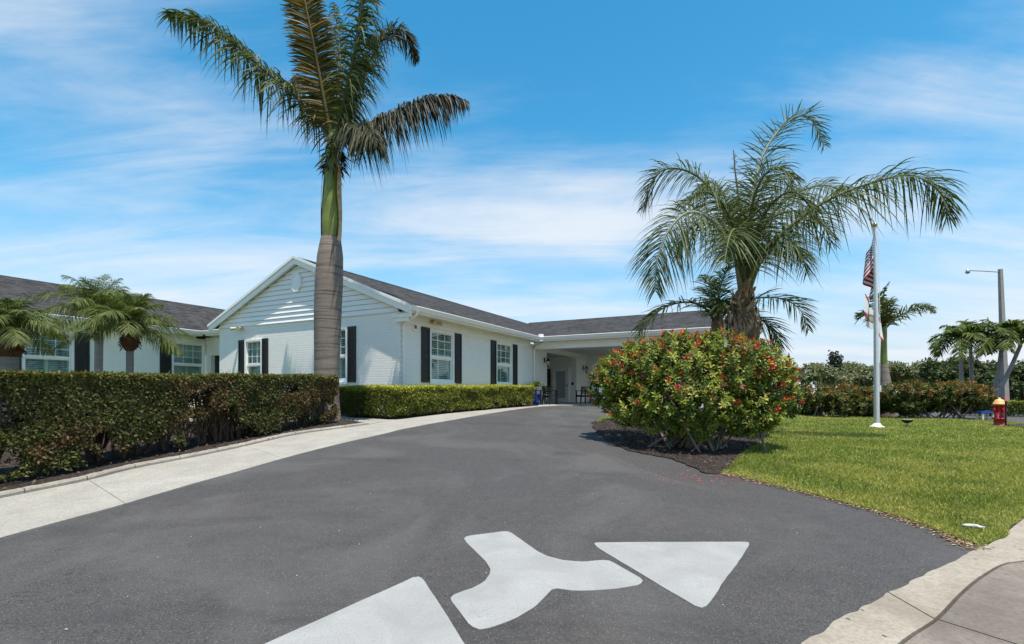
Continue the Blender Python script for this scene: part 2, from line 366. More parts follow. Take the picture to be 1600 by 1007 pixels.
def mk_flag(kind):
    m, nt, b, _ = newmat('flag_' + kind); g = G(nt); uv = g.n('UVMap'); sp = g.n('SeparateXYZ'); g.l(uv.outputs[0], sp.inputs[0]); a, h = sp.outputs[0], sp.outputs[1]
    if kind == 'stripes':
        st = g.math('LESS_THAN', g.math('MODULO', g.math('MULTIPLY', h, 13.0), 2.0), 1.0)
        c = g.mix(st, (.78, .77, .76), (.42, .012, .025))
        can = g.math('MULTIPLY', g.math('LESS_THAN', a, .40), g.math('LESS_THAN', h, 7 / 13))
        dx = g.math('SUBTRACT', g.math('FRACT', g.math('MULTIPLY', a, 15.0)), .5); dy = g.math('SUBTRACT', g.math('FRACT', g.math('MULTIPLY', h, 13.0)), .5)
        star = g.math('LESS_THAN', g.math('ADD', g.math('MULTIPLY', dx, dx), g.math('MULTIPLY', dy, dy)), .075)
        c = g.mix(can, c, g.mix(star, (.015, .03, .12), (.78, .78, .78)))
    else:
        d1 = g.math('LESS_THAN', g.math('ABSOLUTE', g.math('SUBTRACT', a, h)), .10)
        d2 = g.math('LESS_THAN', g.math('ABSOLUTE', g.math('SUBTRACT', g.math('ADD', a, h), 1.0)), .10)
        c = g.mix(g.math('MAXIMUM', d1, d2), (.80, .78, .77), (.45, .025, .04))
        ax = g.math('MULTIPLY', g.math('SUBTRACT', a, .5), 1.5); hy = g.math('SUBTRACT', h, .5)
        r2 = g.math('ADD', g.math('MULTIPLY', ax, ax), g.math('MULTIPLY', hy, hy))
        c = g.mix(g.math('LESS_THAN', r2, .052), c, (.52, .40, .12)); c = g.mix(g.math('LESS_THAN', r2, .034), c, (.10, .22, .32)); c = g.mix(g.math('LESS_THAN', r2, .012), c, (.45, .42, .25))
    g.l(c, b.inputs['Base Color']); b.inputs['Roughness'].default_value = .8; return m

M['asphalt'] = mk_asphalt()
M['walk'] = mk_concrete('walk_concrete', (.27, .255, .225), (.36, .345, .31), (.21, .195, .17), .5)
M['slab'] = mk_concrete('porch_concrete', (.34, .335, .32), (.42, .415, .40), (.28, .27, .25), .3)
M['kerb'] = mk_concrete('kerb_concrete', (.25, .22, .175), (.37, .33, .275), (.16, .13, .095), .6, .07)
M['street'] = mk_concrete('street_concrete', (.15, .125, .105), (.24, .205, .175), (.085, .07, .058), .7, .04)
M['edging'] = mk_concrete('edging_concrete', (.26, .235, .20), (.38, .35, .30), (.16, .14, .12), .5)
M['brick_s'] = mk_brick('painted_brick_long', 'X'); M['brick_w'] = mk_brick('painted_brick_gable', 'Y')
M['shingle_s'] = mk_shingle('shingle_long', 'X'); M['shingle_w'] = mk_shingle('shingle_cross', 'Y')
M['turf'] = mk_grass(); M['mulch'] = mk_mulch(); M['paint'] = mk_paint(); M['glass'] = mk_glass()
M['white'] = simple('white_trim', (.88, .865, .84), .45, var=.03, scale=2)
M['siding'] = simple('white_siding', (.88, .86, .83), .5, var=.03, scale=2)
M['stucco'] = simple('porch_stucco', (.82, .815, .80), .7, var=.04, scale=3, bump=.2)
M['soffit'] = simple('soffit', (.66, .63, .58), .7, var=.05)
M['black'] = simple('black_paint', (.012, .012, .014), .5, var=.3, scale=9)
M['blackmetal'] = simple('black_metal', (.015, .015, .016), .4, .3, var=.3)
M['darkroom'] = simple('dark_interior', (.030, .032, .033), .9)  # darkness of unlit rooms put into the colour
M['blind'] = simple('blind_white', (.80, .83, .80), .5, var=.05)
M['lamp_glass'] = simple('lamp_glass', (.55, .55, .52), .2)
M['frost'] = simple('frosted_glass', (.30, .33, .37), .25, var=.1, scale=20)
M['royal_bark'] = mk_bark('royal_bark', (.040, .029, .023), (.225, .180, .148), 13.0, (.12, .098, .082))
M['brown_bark'] = mk_bark('brown_bark', (.06, .035, .02), (.20, .12, .07), 8.0, (.10, .06, .035))
M['boot'] = simple('palm_boot', (.28, .19, .12), .9, var=.5, scale=9, bump=.6, dirt=.6)
M['boot_red'] = simple('palm_boot_red', (.12, .05, .022), .9, var=.5, scale=14, bump=.6)
M['grey_bark'] = mk_bark('grey_bark', (.13, .115, .10), (.27, .25, .225), 12.0, (.16, .14, .12))
M['shaft'] = simple('crownshaft_green', (.15, .175, .022), .4, var=.3, scale=3)
M['sheath'] = simple('dry_sheath', (.48, .34, .20), .8, var=.35, scale=7)
M['stem'] = simple('stem_bark', (.19, .155, .125), .9, var=.35, scale=9)
M['twig'] = simple('twig_bark', (.10, .065, .042), .9, var=.35, scale=9)
M['leaf'] = leafmat('leaf'); M['gloss_leaf'] = leafmat('glossy_leaf', .45, .25, .28); M['palm'] = leafmat('palm_leaf', .55, .25, .18, (1.3, 1.4, .5)); M['blade'] = leafmat('grass_blade', .5, .35, .3)
M['petal'] = leafmat('petal', .6, .25, .2, (1.2, .8, .8)); M['litter'] = leafmat('litter', .9, 0.0, .2)
M['pole'] = simple('flagpole_aluminium', (.72, .73, .74), .35, .55, var=.05)
M['gold'] = simple('gold_ball', (.55, .36, .12), .3, .9)
M['hyd_red'] = simple('hydrant_red', (.38, .018, .022), .4, var=.2, scale=8, dirt=.2); M['hyd_orange'] = simple('hydrant_orange', (.70, .36, .13), .5, var=.12)
M['conc_pole'] = simple('concrete_pole', (.30, .28, .26), .85, var=.12, scale=4)
M['galv'] = simple('galvanised', (.35, .37, .38), .4, .6)
M['blue'] = simple('blue_plastic', (.015, .07, .32), .4); M['cream'] = simple('cream_plastic', (.75, .68, .38), .5)
M['pot'] = simple('blue_glaze', (.012, .05, .34), .12, var=.2)
M['red'] = simple('alarm_red', (.45, .03, .03), .4); M['tan'] = simple('tan_fitting', (.50, .40, .24), .5)
M['carwhite'] = simple('car_white', (.72, .72, .72), .25, var=.02); M['carsilver'] = simple('car_silver', (.45, .46, .48), .25, .4, var=.02)
M['tyre'] = simple('tyre_rubber', (.015, .015, .015), .9); M['carglass'] = simple('car_glass', (.02, .024, .028), .06, spec=.8)
M['plastic_litter'] = simple('pale_rock', (.42, .41, .39), .7, var=.3, scale=20)
#SPLIT

# ------------------------------------------------------------------ ground, lawn, driveway, walks
def drape(name, outline, off, mat, parent=None, th=0.06, step=0.5, kind=None, soft=0.0):
    bm = bmesh.new(); vs_ = [bm.verts.new((x, y, 0)) for x, y in outline]; bm.faces.new(vs_)
    xs = [p[0] for p in outline]; ys = [p[1] for p in outline]
    def lines(lo, hi):
        out = []; t = math.floor(lo / step) * step
        while t < hi:
            if t > lo: out.append(t)
            t += step if abs(t) < 26 else step * 6
        return out
    for t in lines(min(xs), max(xs)): bmesh.ops.bisect_plane(bm, geom=bm.verts[:] + bm.edges[:] + bm.faces[:], plane_co=(t, 0, 0), plane_no=(1, 0, 0))
    for t in lines(min(ys), max(ys)): bmesh.ops.bisect_plane(bm, geom=bm.verts[:] + bm.edges[:] + bm.faces[:], plane_co=(0, t, 0), plane_no=(0, 1, 0))
    bmesh.ops.triangulate(bm, faces=bm.faces[:])
    co = np.array([v.co[:] for v in bm.verts]); z = terrain(co[:, 0], co[:, 1]) + off
    bedges = [e for e in bm.edges if len(e.link_faces) == 1]
    for v, h in zip(bm.verts, z): v.co.z = h
    if th:
        r = bmesh.ops.extrude_edge_only(bm, edges=bedges)
        for e in r['geom']:
            if isinstance(e, bmesh.types.BMVert): e.co.z -= th
    bmesh.ops.recalc_face_normals(bm, faces=bm.faces)
    up = sum(f.normal.z for f in bm.faces)
    if up < 0: bmesh.ops.reverse_faces(bm, faces=bm.faces)
    me = bpy.data.meshes.new(name); bm.to_mesh(me); bm.free()
    o = link(name, me, mat, parent)
    if kind: o['kind'] = kind
    return o
def spline(pts, n=6):
    """Catmull-Rom through 2D or 3D points"""
    P = np.array(pts, float); P = np.vstack([2 * P[0] - P[1], P, 2 * P[-1] - P[-2]]); out = []
    for i in range(1, len(P) - 2):
        for t in np.linspace(0, 1, n, endpoint=False):
            a, b, c, d = P[i - 1:i + 3]
            out.append(.5 * ((2 * b) + (c - a) * t + (2 * a - 5 * b + 4 * c - d) * t * t + (3 * b - a - 3 * c + d) * t ** 3))
    out.append(P[-2]); return np.array(out)
def ragged(pts, amp, step=0.12, seed=3):
    """resample a polyline and shift it sideways by noise so that edges are not ruler-straight"""
    P = np.array(pts, float); d = np.r_[0, np.cumsum(np.linalg.norm(np.diff(P, axis=0), axis=1))]
    n = max(2, int(d[-1] / step)); t = np.linspace(0, d[-1], n)
    Q = np.c_[np.interp(t, d, P[:, 0]), np.interp(t, d, P[:, 1])]
    T = np.gradient(Q, axis=0); T /= np.maximum(np.linalg.norm(T, axis=1, keepdims=True), 1e-9); Nn = np.c_[-T[:, 1], T[:, 0]]
    k = vnoise(np.c_[t * 3.1, np.full(n, seed * 1.7), np.zeros(n)]) - .5 + .6 * (vnoise(np.c_[t * 11, np.full(n, seed * 2.3), np.zeros(n)]) - .5)
    k[0] = k[-1] = 0
    return [tuple(p) for p in Q + Nn * (amp * 2 * k)[:, None]]
G2 = lambda L_: [gp(*p) for p in L_]

# ground sheet
def make_ground():
    def axis(lo, hi):
        a = list(np.arange(lo, hi + .01, .5)); s = 1.0
        while a[-1] < 2500: a.append(a[-1] + s); s *= 1.35
        s = 1.0
        while a[0] > -2500: a.insert(0, a[0] - s); s *= 1.35
        return np.array(a)
    X = axis(-26, 30); Y = axis(-8, 45); xx, yy = np.meshgrid(X, Y); z = terrain(xx, yy) - .07
    V = np.c_[xx.ravel(), yy.ravel(), z.ravel()]; nx = len(X); i = np.arange(len(Y) - 1)[:, None] * nx + np.arange(nx - 1)[None]; i = i.ravel()
    T = np.r_[np.c_[i, i + 1, i + nx + 1], np.c_[i, i + nx + 1, i + nx]]
    o = link('ground', tri_mesh('ground', V, T, smooth=True), M['turf']); o['kind'] = 'structure'
make_ground()

ASPH_L = [(-420, 970), (-150, 888), (0, 843), (110, 812.6), (179, 793.8), (300, 758), (369, 739), (461, 712.6), (530, 695), (600, 679), (635, 670.5), (714, 656), (766, 647), (840, 636.3), (871, 634.6)]
ASPH_R = [(926, 661), (941, 678), (985, 701), (1045, 714), (1081, 727), (1114, 737.6), (1158, 745), (1202, 757), (1306, 782), (1438, 819.5), (1526, 857)]
APRON = [(1526, 857), (1491, 878), (1425, 909.7), (1359, 946.8), (1306, 976), (1253, 1005), (1150, 1075)]
aL = [tuple(p) for p in spline(G2(ASPH_L), 4)]; aR = [tuple(p) for p in spline(G2(ASPH_R), 4)]; aP = [tuple(p) for p in spline(G2(APRON), 4)]
aPr = ragged(ragged(aP, .02, .06, 5), .011, .022, 8)
def make_driveway():
    far = [(aL[-1][0], aL[-1][1]), (5.0, 21.3), (9.0, 19.6), (14, 30), (60, 44), (60, 17.5)]
    # one sheet: forecourt, the turn under the porch roof and the car park beyond the lawn; the lawn lies on top of it
    last = aPr[-1]
    poly = [(-9.5, 1.0)] + ragged(aL, .012, .15, 9) + far[1:] + [(24, 12.0), (14.0, 10.2)] + [gp(1600, 812)] + aPr + [(last[0] - .6, last[1] - 1.2), (-2, -.4), (-9.5, -.8)]
    drape('driveway', poly, 0.0, M['asphalt'], th=.05, kind='structure')
make_driveway()

# sidewalk in slabs between the asphalt and the edging kerb
EDGE = [(-420, 872), (-150, 814), (0, 781), (131, 754), (208, 734.5), (300, 716.5), (369, 702), (461, 681), (531, 671), (577, 664.5)]
eD = spline(G2(EDGE), 8)
HFR = [(577, 664.5), (600, 660), (617, 657), (640, 654.5), (714, 645.5), (766, 640.5), (840, 634.8), (871, 633.4)]
hF = spline(G2(HFR), 6)
def resamp(P, n):
    P = np.array(P); d = np.r_[0, np.cumsum(np.linalg.norm(np.diff(P, axis=0), axis=1))]; t = np.linspace(0, d[-1], n)
    return np.c_[np.interp(t, d, P[:, 0]), np.interp(t, d, P[:, 1])]
def make_sidewalk():
    root = empty('sidewalk', (0, 0, 0)); root['kind'] = 'structure'
    a = resamp(aL, 161); top = np.vstack([eD, hF[1:]]); b = resamp(top, 161)
    # pair every point of the asphalt edge with the nearest reach of the far edge
    n = 8; ia = np.linspace(0, 160, n + 1).astype(int)
    for i in range(n):
        A = a[ia[i]:ia[i + 1] + 1]; Bq = b[ia[i]:ia[i + 1] + 1]
        # pull in slightly at the joints
        def trim(P, e=.0035):
            P = P.copy(); d0 = P[1] - P[0]; d1 = P[-1] - P[-2]; P[0] += d0 / np.linalg.norm(d0) * e; P[-1] -= d1 / np.linalg.norm(d1) * e; return P
        drape('slab', [tuple(p) for p in trim(A)] + [tuple(p) for p in trim(Bq)[::-1]], .014, M['walk'], root, th=.07)
    # the branch that runs left between the two hedges
    br = G2([(577, 663.4), (600, 659.4), (617, 656.4), (536, 651)]) ; p0, p1, p2, p3 = br
    q3 = gp(533, 657.2)
    drape('slab', [p0, p2, p3, (p3[0] - 3.0, p3[1] + 1.2), (q3[0] - 3.0, q3[1] + 1.2), q3], .008, M['walk'], root, th=.05)
    # paving behind the tall hedge, towards the left wing
    for i in range(5):
        x0 = -6.6 - i * 1.75
        drape('slab', [(x0, 14.4 - i * .55), (x0 - 1.72, 13.87 - i * .55), (x0 - 2.5, 12.2 - i * .55), (x0 - .78, 12.73 - i * .55)], .008, M['walk'], root, th=.05)
make_sidewalk()

# edging stones
def make_edging():
    root = empty('kerb_edging', (0, 0, 0)); root['kind'] = 'structure'
    P = resamp(eD, 160); n = 13; idx = np.linspace(0, 159, n + 1).astype(int)
    prof = [(0.0, -.06), (0.0, .045), (.018, .07), (.085, .07), (.105, .045), (.105, -.06)]
    for i in range(n):
        Q = P[idx[i]:idx[i + 1] + 1].copy(); d = Q[-1] - Q[-2]; Q[-1] -= d / np.linalg.norm(d) * .012
        T = np.gradient(Q, axis=0); T /= np.linalg.norm(T, axis=1, keepdims=True); Nn = np.c_[-T[:, 1], T[:, 0]]   # to the left of travel
        m = MB(); vs_ = []
        for (x, y), nn in zip(Q, Nn):
            z = tz(x, y)
            for o_, h in prof: vs_.append((x + nn[0] * (o_ + .004), y + nn[1] * (o_ + .004), z + h + .008 * (random.random() - .5)))
        k = len(prof); fs = [(a * k + j, a * k + j + 1, (a + 1) * k + j + 1, (a + 1) * k + j) for a in range(len(Q) - 1) for j in range(k - 1)] + [tuple(range(k)), tuple(range((len(Q) - 1) * k, len(Q) * k))]
        m.add(vs_, fs).build('edging_stone', M['edging'], root)
make_edging()

# porch floor
drape('porch_floor', [tuple(p) for p in G2([(840, 635.6), (871, 633.8), (905, 633.4), (940, 634.2), (985, 636)])] + [(8.5, 20.4), (12.5, 27.5), (5.5, 33), (1.6, 27.0)], .02, M['slab'], th=.1, kind='structure')

# street and kerb at the lower right
def make_street():
    root = empty('kerb', (0, 0, 0)); root['kind'] = 'structure'
    inner = [tuple(p) for p in spline(G2([(1680, 862), (1600, 877), (1566, 882.5), (1531, 902), (1499, 928), (1460, 968), (1412, 1000), (1330, 1070)]), 5)]
    outer_top = [tuple(p) for p in spline(G2([(1700, 752), (1640, 788), (1600, 812), (1570, 835), (1545, 852), (1526, 857)]), 4)]
    # upper slab (beside the lawn) and lower slab meet at a joint from (1393,944) to (1457,970)
    j0 = gp(1393.5, 929); j1 = gp(1459, 969)
    def nearest(P, q): return int(np.argmin([(p[0] - q[0]) ** 2 + (p[1] - q[1]) ** 2 for p in P]))
    ja = nearest(aPr, j0); jb = nearest(inner, j1)
    up = outer_top + aPr[1:ja] + [aPr[ja]] + inner[:jb + 1][::-1]
    drape('kerb_slab', up, .006, M['kerb'], root, th=.06, step=.4)
    e = .010
    lo = [(aPr[ja][0] - e, aPr[ja][1] - e)] + aPr[ja + 1:] + inner[jb + 1:][::-1] + [(inner[jb][0] - e, inner[jb][1] - e)]
    drape('kerb_slab', lo, .006, M['kerb'], root, th=.06, step=.4)
    sh = lambda P, k: [(p[0] + k, p[1] - k * .5) for p in P]
    st = empty('street', (0, 0, 0)); st['kind'] = 'structure'
    far = inner[0]; a = sh(inner[:jb + 1], .02); b = sh(inner[jb:], .02)
    c0 = gp(1457, 972); d = np.array(gp(1600, 1018)) - np.array(c0); d /= np.linalg.norm(d); c = np.array(a[-1])
    far_pt = tuple(c + d * 14)
    drape('slab', a + [far_pt, (far_pt[0] + 10, far_pt[1] + 8), (30, 9.0), (14.0, 7.4)], .004, M['street'], st, th=.06, step=1.0)
    d2 = lambda P: tuple(np.array(P) + np.array([d[1], -d[0]]) * .012)
    drape('slab', [d2(c)] + b[1:] + [(b[-1][0] - .3, b[-1][1] - 1.6), (b[-1][0] + 10, b[-1][1] - 6), (far_pt[0] + 3, far_pt[1] - 4), d2(far_pt)], .004, M['street'], st, th=.06, step=1.0)
    drape('roadbed', [(1.0, -7.5), (40, -7.5), (40, 13), (9, 7.3), (4.3, 4.0), (1.5, 1.5)], -.025, M['street'], st, th=.03, step=1.0)
    return outer_top
street_top = make_street()

# lawn
LAWN_BACK = [(928, 660), (942, 652), (985, 647.5), (1050, 645.5), (1150, 645), (1240, 645.5), (1300, 647.5), (1350, 650), (1420, 653), (1480, 655.5), (1540, 658.5), (1600, 661.5), (1680, 668)]
lawn_poly = ragged([gp(1530, 853)] + [tuple(p) for p in aR[::-1][2:]], .03, .12, 2)
lawn_poly += [tuple(p) for p in spline(G2(LAWN_BACK), 3)]
lawn_poly += [(22.5, 12.5)] + ragged([(9.5, 7.55)] + street_top[:-1], .03, .12, 4)
drape('lawn', lawn_poly, .012, M['turf'], th=.08, kind='structure')
def inside(poly, P):
    P = np.asarray(P); x, y = P[:, 0], P[:, 1]; c = np.zeros(len(P), bool); q = np.array(poly); j = len(q) - 1
    for i in range(len(q)):
        xi, yi = q[i]; xj, yj = q[j]
        m = ((yi > y) != (yj > y)) & (x < (xj - xi) * (y - yi) / (yj - yi + 1e-12) + xi); c ^= m; j = i
    return c

# mulch beds
bush_bed = [tuple(p) for p in spline(G2([(924, 661), (938, 680), (982, 704), (1043, 718), (1079, 731), (1108, 740), (1136, 736), (1162, 708), (1190, 692), (1200, 682), (1180, 670), (1100, 660), (1020, 656), (960, 655), (928, 661)]), 3)][:-1]
drape('mulch_bed', ragged(bush_bed + bush_bed[:1], .06, .06, 6)[:-1], .018, M['mulch'], kind='structure')
hedge_bed = [tuple(p + np.array([-.02, .07])) for p in eD] + [gp(548, 658), gp(533, 657.4)] + [(-6.6, 13.6), (-9.5, 11.3), (-13, 8.6), (-13, 4.0)]
drape('mulch_bed', hedge_bed, .02, M['mulch'], kind='structure')
side_bed = [tuple(p) for p in G2([(534, 650.5), (617, 655.6), (714, 644.6), (766, 639.8), (836, 634.4)])] + [(1.0, 23.8), (-3.2, 15.4), (-6.6, 17.0)]
drape('mulch_bed', side_bed, .03, M['mulch'], kind='structure')

# painted arrow
def make_arrow():
    root = empty('painted_arrow', (*gp(810, 900), tz(*gp(810, 900)) + .004)); tag(root, 'white two-way turn arrow painted on the dark asphalt driveway', 'road marking')
    Z = lambda L_: [(400 + x / 2, 800 + y / 2) for x, y in L_]
    tri = Z([(1057, 99), (1062, 97), (1530, 95), (1541, 97), (1542, 105), (1412, 292), (1402, 302), (1388, 303), (1372, 297), (1062, 109)])
    yb = Z([(650, 85), (660, 77), (780, 61), (795, 65), (880, 125), (910, 140), (960, 153), (1020, 158), (1095, 152), (1115, 160), (1203, 210), (1210, 221), (1195, 231), (1130, 242), (1050, 248), (985, 248), (930, 240), (905, 268), (870, 300), (810, 335), (760, 355), (710, 370), (690, 369), (668, 355), (612, 280), (609, 267), (625, 258), (680, 240), (715, 220), (732, 195), (732, 180), (720, 160), (700, 140), (655, 95)])
    lt = Z([(490, 207), (502, 203), (514, 205), (526, 215), (660, 424), (745, 556), (720, 572), (-180, 520), (-186, 512), (40, 410), (160, 355), (340, 275)])
    for nm, L_ in (('arrowhead', tri), ('arrow_shaft', yb), ('arrowhead', lt)):
        pts = G2(L_) + [gp(*L_[0])]; poly = ragged(pts, .004, .05, len(L_))[:-1]
        o = drape(nm, poly, .005, M['paint'], None, th=.004)
        o.parent = root; o.matrix_parent_inverse = root.matrix_world.inverted() if False else Matrix.Translation(root.location).inverted()
make_arrow()

# ------------------------------------------------------------------ clubhouse (local frame: x along the long wall away from the camera, y to the left, z up)
CORNER = (-3.42, 15.24); BANG = math.atan2(.8886, .4587); ZB = .55
cosb, sinb = math.cos(BANG), math.sin(BANG)
def Bw(s, w, z): return Vector((CORNER[0] + cosb * s - sinb * w, CORNER[1] + sinb * s + cosb * w, z))
house = empty('clubhouse', (CORNER[0], CORNER[1], ZB), BANG)
tag(house, 'long white painted-brick clubhouse with charcoal shingle roof, black shutters and covered drive-through porch', 'building')
def part(m, name, mat, parent=None): return m.build(name, mat, parent or house, dz=ZB)
FLOOR, WTOP = .80, 3.66
EAVE, RIDGE = 3.90, 5.98

def wall(name, axis, pos, a0, a1, z0, z1, openings, mat, depth=.22, sign=1, parent=None):
    """flat wall on plane axis=pos between a0..a1, openings (a0,a1,z0,z1); sign gives the inward direction"""
    A = sorted(set([a0, a1] + [o[0] for o in openings] + [o[1] for o in openings])); Z = sorted(set([z0, z1] + [o[2] for o in openings] + [o[3] for o in openings]))
    m = MB()
    def P(a, d, z): return (a, pos + sign * d, z) if axis == 'y' else (pos + sign * d, a, z)
    for i in range(len(A) - 1):
        for j in range(len(Z) - 1):
            am, zm = (A[i] + A[i + 1]) / 2, (Z[j] + Z[j + 1]) / 2
            if any(o[0] < am < o[1] and o[2] < zm < o[3] for o in openings): continue
            m.quad(P(A[i], 0, Z[j]), P(A[i + 1], 0, Z[j]), P(A[i + 1], 0, Z[j + 1]), P(A[i], 0, Z[j + 1]))
            m.quad(P(A[i], depth, Z[j]), P(A[i + 1], depth, Z[j]), P(A[i + 1], depth, Z[j + 1]), P(A[i], depth, Z[j + 1]))
    for o in openings:
        a, b, c, d = o
        m.quad(P(a, 0, c), P(a, depth, c), P(a, depth, d), P(a, 0, d)); m.quad(P(b, 0, c), P(b, depth, c), P(b, depth, d), P(b, 0, d))
        m.quad(P(a, 0, d), P(b, 0, d), P(b, depth, d), P(a, depth, d)); m.quad(P(a, 0, c), P(b, 0, c), P(b, depth, c), P(a, depth, c))
    m.quad(P(a0, 0, z0), P(a0, depth, z0), P(a0, depth, z1), P(a0, 0, z1)); m.quad(P(a1, 0, z0), P(a1, depth, z0), P(a1, depth, z1), P(a1, 0, z1))
    m.quad(P(a0, 0, z1), P(a1, 0, z1), P(a1, depth, z1), P(a0, depth, z1))
    return part(m, name, mat, parent)

def window(axis, pos, a0, a1, z0, z1, sign, sh=(.42, .42), drawn=0.0, shutters=(1, 1), sh_rng=None):
    """double-hung window: frame > sashes, panes, muntins, blinds; with shutters on the wall either side"""
    def bx(m, a, b, d0, d1, c, d, bev=0):
        if axis == 'y': m.box(a, b, pos + sign * d0, pos + sign * d1, c, d, bev=bev)
        else: m.box(pos + sign * d0, pos + sign * d1, a, b, c, d, bev=bev)
    fw = .075; zm = z0 + (z1 - z0) * .47
    m = MB(); bx(m, a0, a0 + fw, -.03, .16, z0, z1); bx(m, a1 - fw, a1, -.03, .16, z0, z1); bx(m, a0 + fw, a1 - fw, -.03, .16, z1 - fw, z1); bx(m, a0 + fw, a1 - fw, -.03, .16, z0, z0 + fw)
    bx(m, a0 + fw, a1 - fw, .028, .1, zm - .03, zm + .03)
    w = part(m, 'window', M['white'])
    m = MB(); bx(m, a0 - .02, a1 + .02, -.06, .0, z0 - .09, z0 - .002); part(m, 'sill', M['white'], w)
    ia, ib = a0 + fw, a1 - fw
    for nm, c, d, dep in (('sash', zm + .03, z1 - fw, .03), ('sash', z0 + fw, zm - .03, .062)):
        m = MB(); t = .035
        bx(m, ia, ia + t, dep, dep + .03, c, d); bx(m, ib - t, ib, dep, dep + .03, c, d); bx(m, ia + t, ib - t, dep, dep + .03, d - t, d); bx(m, ia + t, ib - t, dep, dep + .03, c, c + t)
        if nm == 'sash' and dep == .03:
            for k in (1, 2): xx = ia + (ib - ia) * k / 3; bx(m, xx - .009, xx + .009, dep + .004, dep + .026, c + t, d - t)
            for k in (1, 2): zz = c + (d - c) * k / 3; bx(m, ia + t, ib - t, dep + .006, dep + .024, zz - .009, zz + .009)
        part(m, nm, M['white'], w)
        m = MB(); bx(m, ia + .02, ib - .02, dep + .012, dep + .017, c + .02, d - .02); part(m, 'pane', M['glass'], w)
    # slatted blinds behind the panes
    m = MB(); zz = z0 + fw + .03; ang = .040 + .024 * drawn
    mid = (ia + ib) / 2
    while zz < z1 - fw:
        for a, b in ((ia + .05, mid - .05), (mid + .05, ib - .05)):
            d0, d1 = .165, .215
            pts = [(a, d0, zz), (b, d0, zz), (b, d1, zz + ang), (a, d1, zz + ang)]
            pts = [(p[0], pos + sign * p[1], p[2]) if axis == 'y' else (pos + sign * p[1], p[0], p[2]) for p in pts]
            m.quad(*pts); pts2 = [(p[0], p[1], p[2] - .007) for p in pts]; m.quad(*pts2[::-1])
        zz += .062
    for a, b in ((ia, ia + .05), (mid - .045, mid + .045), (ib - .05, ib)): bx(m, a, b, .172, .20, z0 + fw, z1 - fw)
    o = part(m, 'blinds', M['blind'], w); o['kind'] = 'stuff'
    m = MB(); bx(m, a0 - .01, a1 + .01, .30, .32, z0 - .01, z1 + .01); part(m, 'unlit_room_sheet', M['darkroom'], w)  # near-black sheet close behind the blinds, standing in for the unlit room
    for k, (use, wd) in enumerate(zip(shutters, sh)):
        if not use: continue
        a = (a0 - .03 - wd) if k == 0 else a1 + .03; b = a + wd
        m = MB(); t = .055; zs0, zs1 = (z0 - .02, z1 + .0) if sh_rng is None else sh_rng
        bx(m, a + .004, b - .004, -.028, -.002, zs0 + .004, zs1 - .004)
        bx(m, a, a + t, -.05, -.004, zs0, zs1); bx(m, b - t, b, -.05, -.004, zs0, zs1)
        zmid = zs0 + (zs1 - zs0) * .49
        for c, d in ((zs0, zs0 + .08), (zmid - .035, zmid + .035), (zs1 - .08, zs1)): bx(m, a + t, b - t, -.046, -.006, c, d)
        # louvre slats in the two panels
        for c, d in ((zs0 + .08, zmid - .035), (zmid + .035, zs1 - .08)):
            q = c + .02
            while q < d - .02: bx(m, a + t, b - t, -.040, -.028, q, q + .022); q += .045
        part(m, 'shutter', M['black'])

# walls
W1 = (1.51, 2.94, 1.70, 3.47); W2 = (6.02, 7.456, 1.70, 3.47)
DOORWAY = (11.3, 15.6, FLOOR - .3, 3.40)
wall('wall', 'y', 0, 0.22, 17.45, .30, WTOP, [W1, W2, DOORWAY], M['brick_s'])
GW1 = (6.30, 7.27, 1.55, 3.30); GW2 = (2.12, 3.12, 1.70, 3.47)
wall('wall', 'x', 0, 0.0, 8.80, .30, 3.80, [GW1, GW2], M['brick_w'])
wall('wall', 'y', 8.8, .002, 12.0, .30, WTOP, [], M['brick_s'], sign=-1)
LW1 = (-4.76, -3.39, 1.70, 3.47); LW2 = (-.156, 1.20, 1.70, 3.47); LW0 = (-9.4, -8.03, 1.70, 3.47)
wall('wall', 'y', 11.7, -16.0, 1.24, .30, WTOP, [LW0, LW1, LW2], M['brick_s'])
wall('wall', 'x', 1.25, 8.82, 11.7, .30, WTOP, [(10.0, 11.35, FLOOR, 2.95)], M['brick_w'])
part(MB().box(1.42, 1.46, 9.9, 11.4, FLOOR - .1, 3.0), 'entry_door', M['black'])
wall('wall', 'x', -16, 11.7, 22.3, .30, WTOP, [], M['brick_w'])
for a in (W1, W2): window('y', 0, *a, 1)
window('x', 0, *GW1, 1, sh=(.30, .30), drawn=1); window('x', 0, *GW2, 1, sh=(.33, .33))
for a in (LW0, LW1, LW2): window('y', 11.7, *a, 1, shutters=(1, a is not LW2), drawn=float(a is LW2))

# gable siding, one plank at a time
def slope_z(w): return 5.74 - abs(w - 4.4) * .412         # underside of the rake
zz = 3.802; ph = .165; i = 0
while zz < 5.70:
    z1 = min(zz + ph - .007, 5.735)
    half0 = (5.74 - zz) / .412; half1 = max((5.74 - z1) / .412, .02)
    wl0, wr0 = max(0.0, 4.4 - half0), min(8.8, 4.4 + half0); wl1, wr1 = max(0.0, 4.4 - half1), min(8.8, 4.4 + half1)
    m = MB()
    o0, o1 = -.05, -.012
    m.add([(o0, wl0, zz), (o0, wr0, zz), (o1, wr1, z1), (o1, wl1, z1), (.04, wl0, zz), (.04, wr0, zz), (.04, wr1, z1), (.04, wl1, z1)],
          [(0, 1, 2, 3), (4, 7, 6, 5), (0, 4, 5, 1), (1, 5, 6, 2), (2, 6, 7, 3), (3, 7, 4, 0)])
    part(m, 'siding_plank', M['siding']); zz += ph
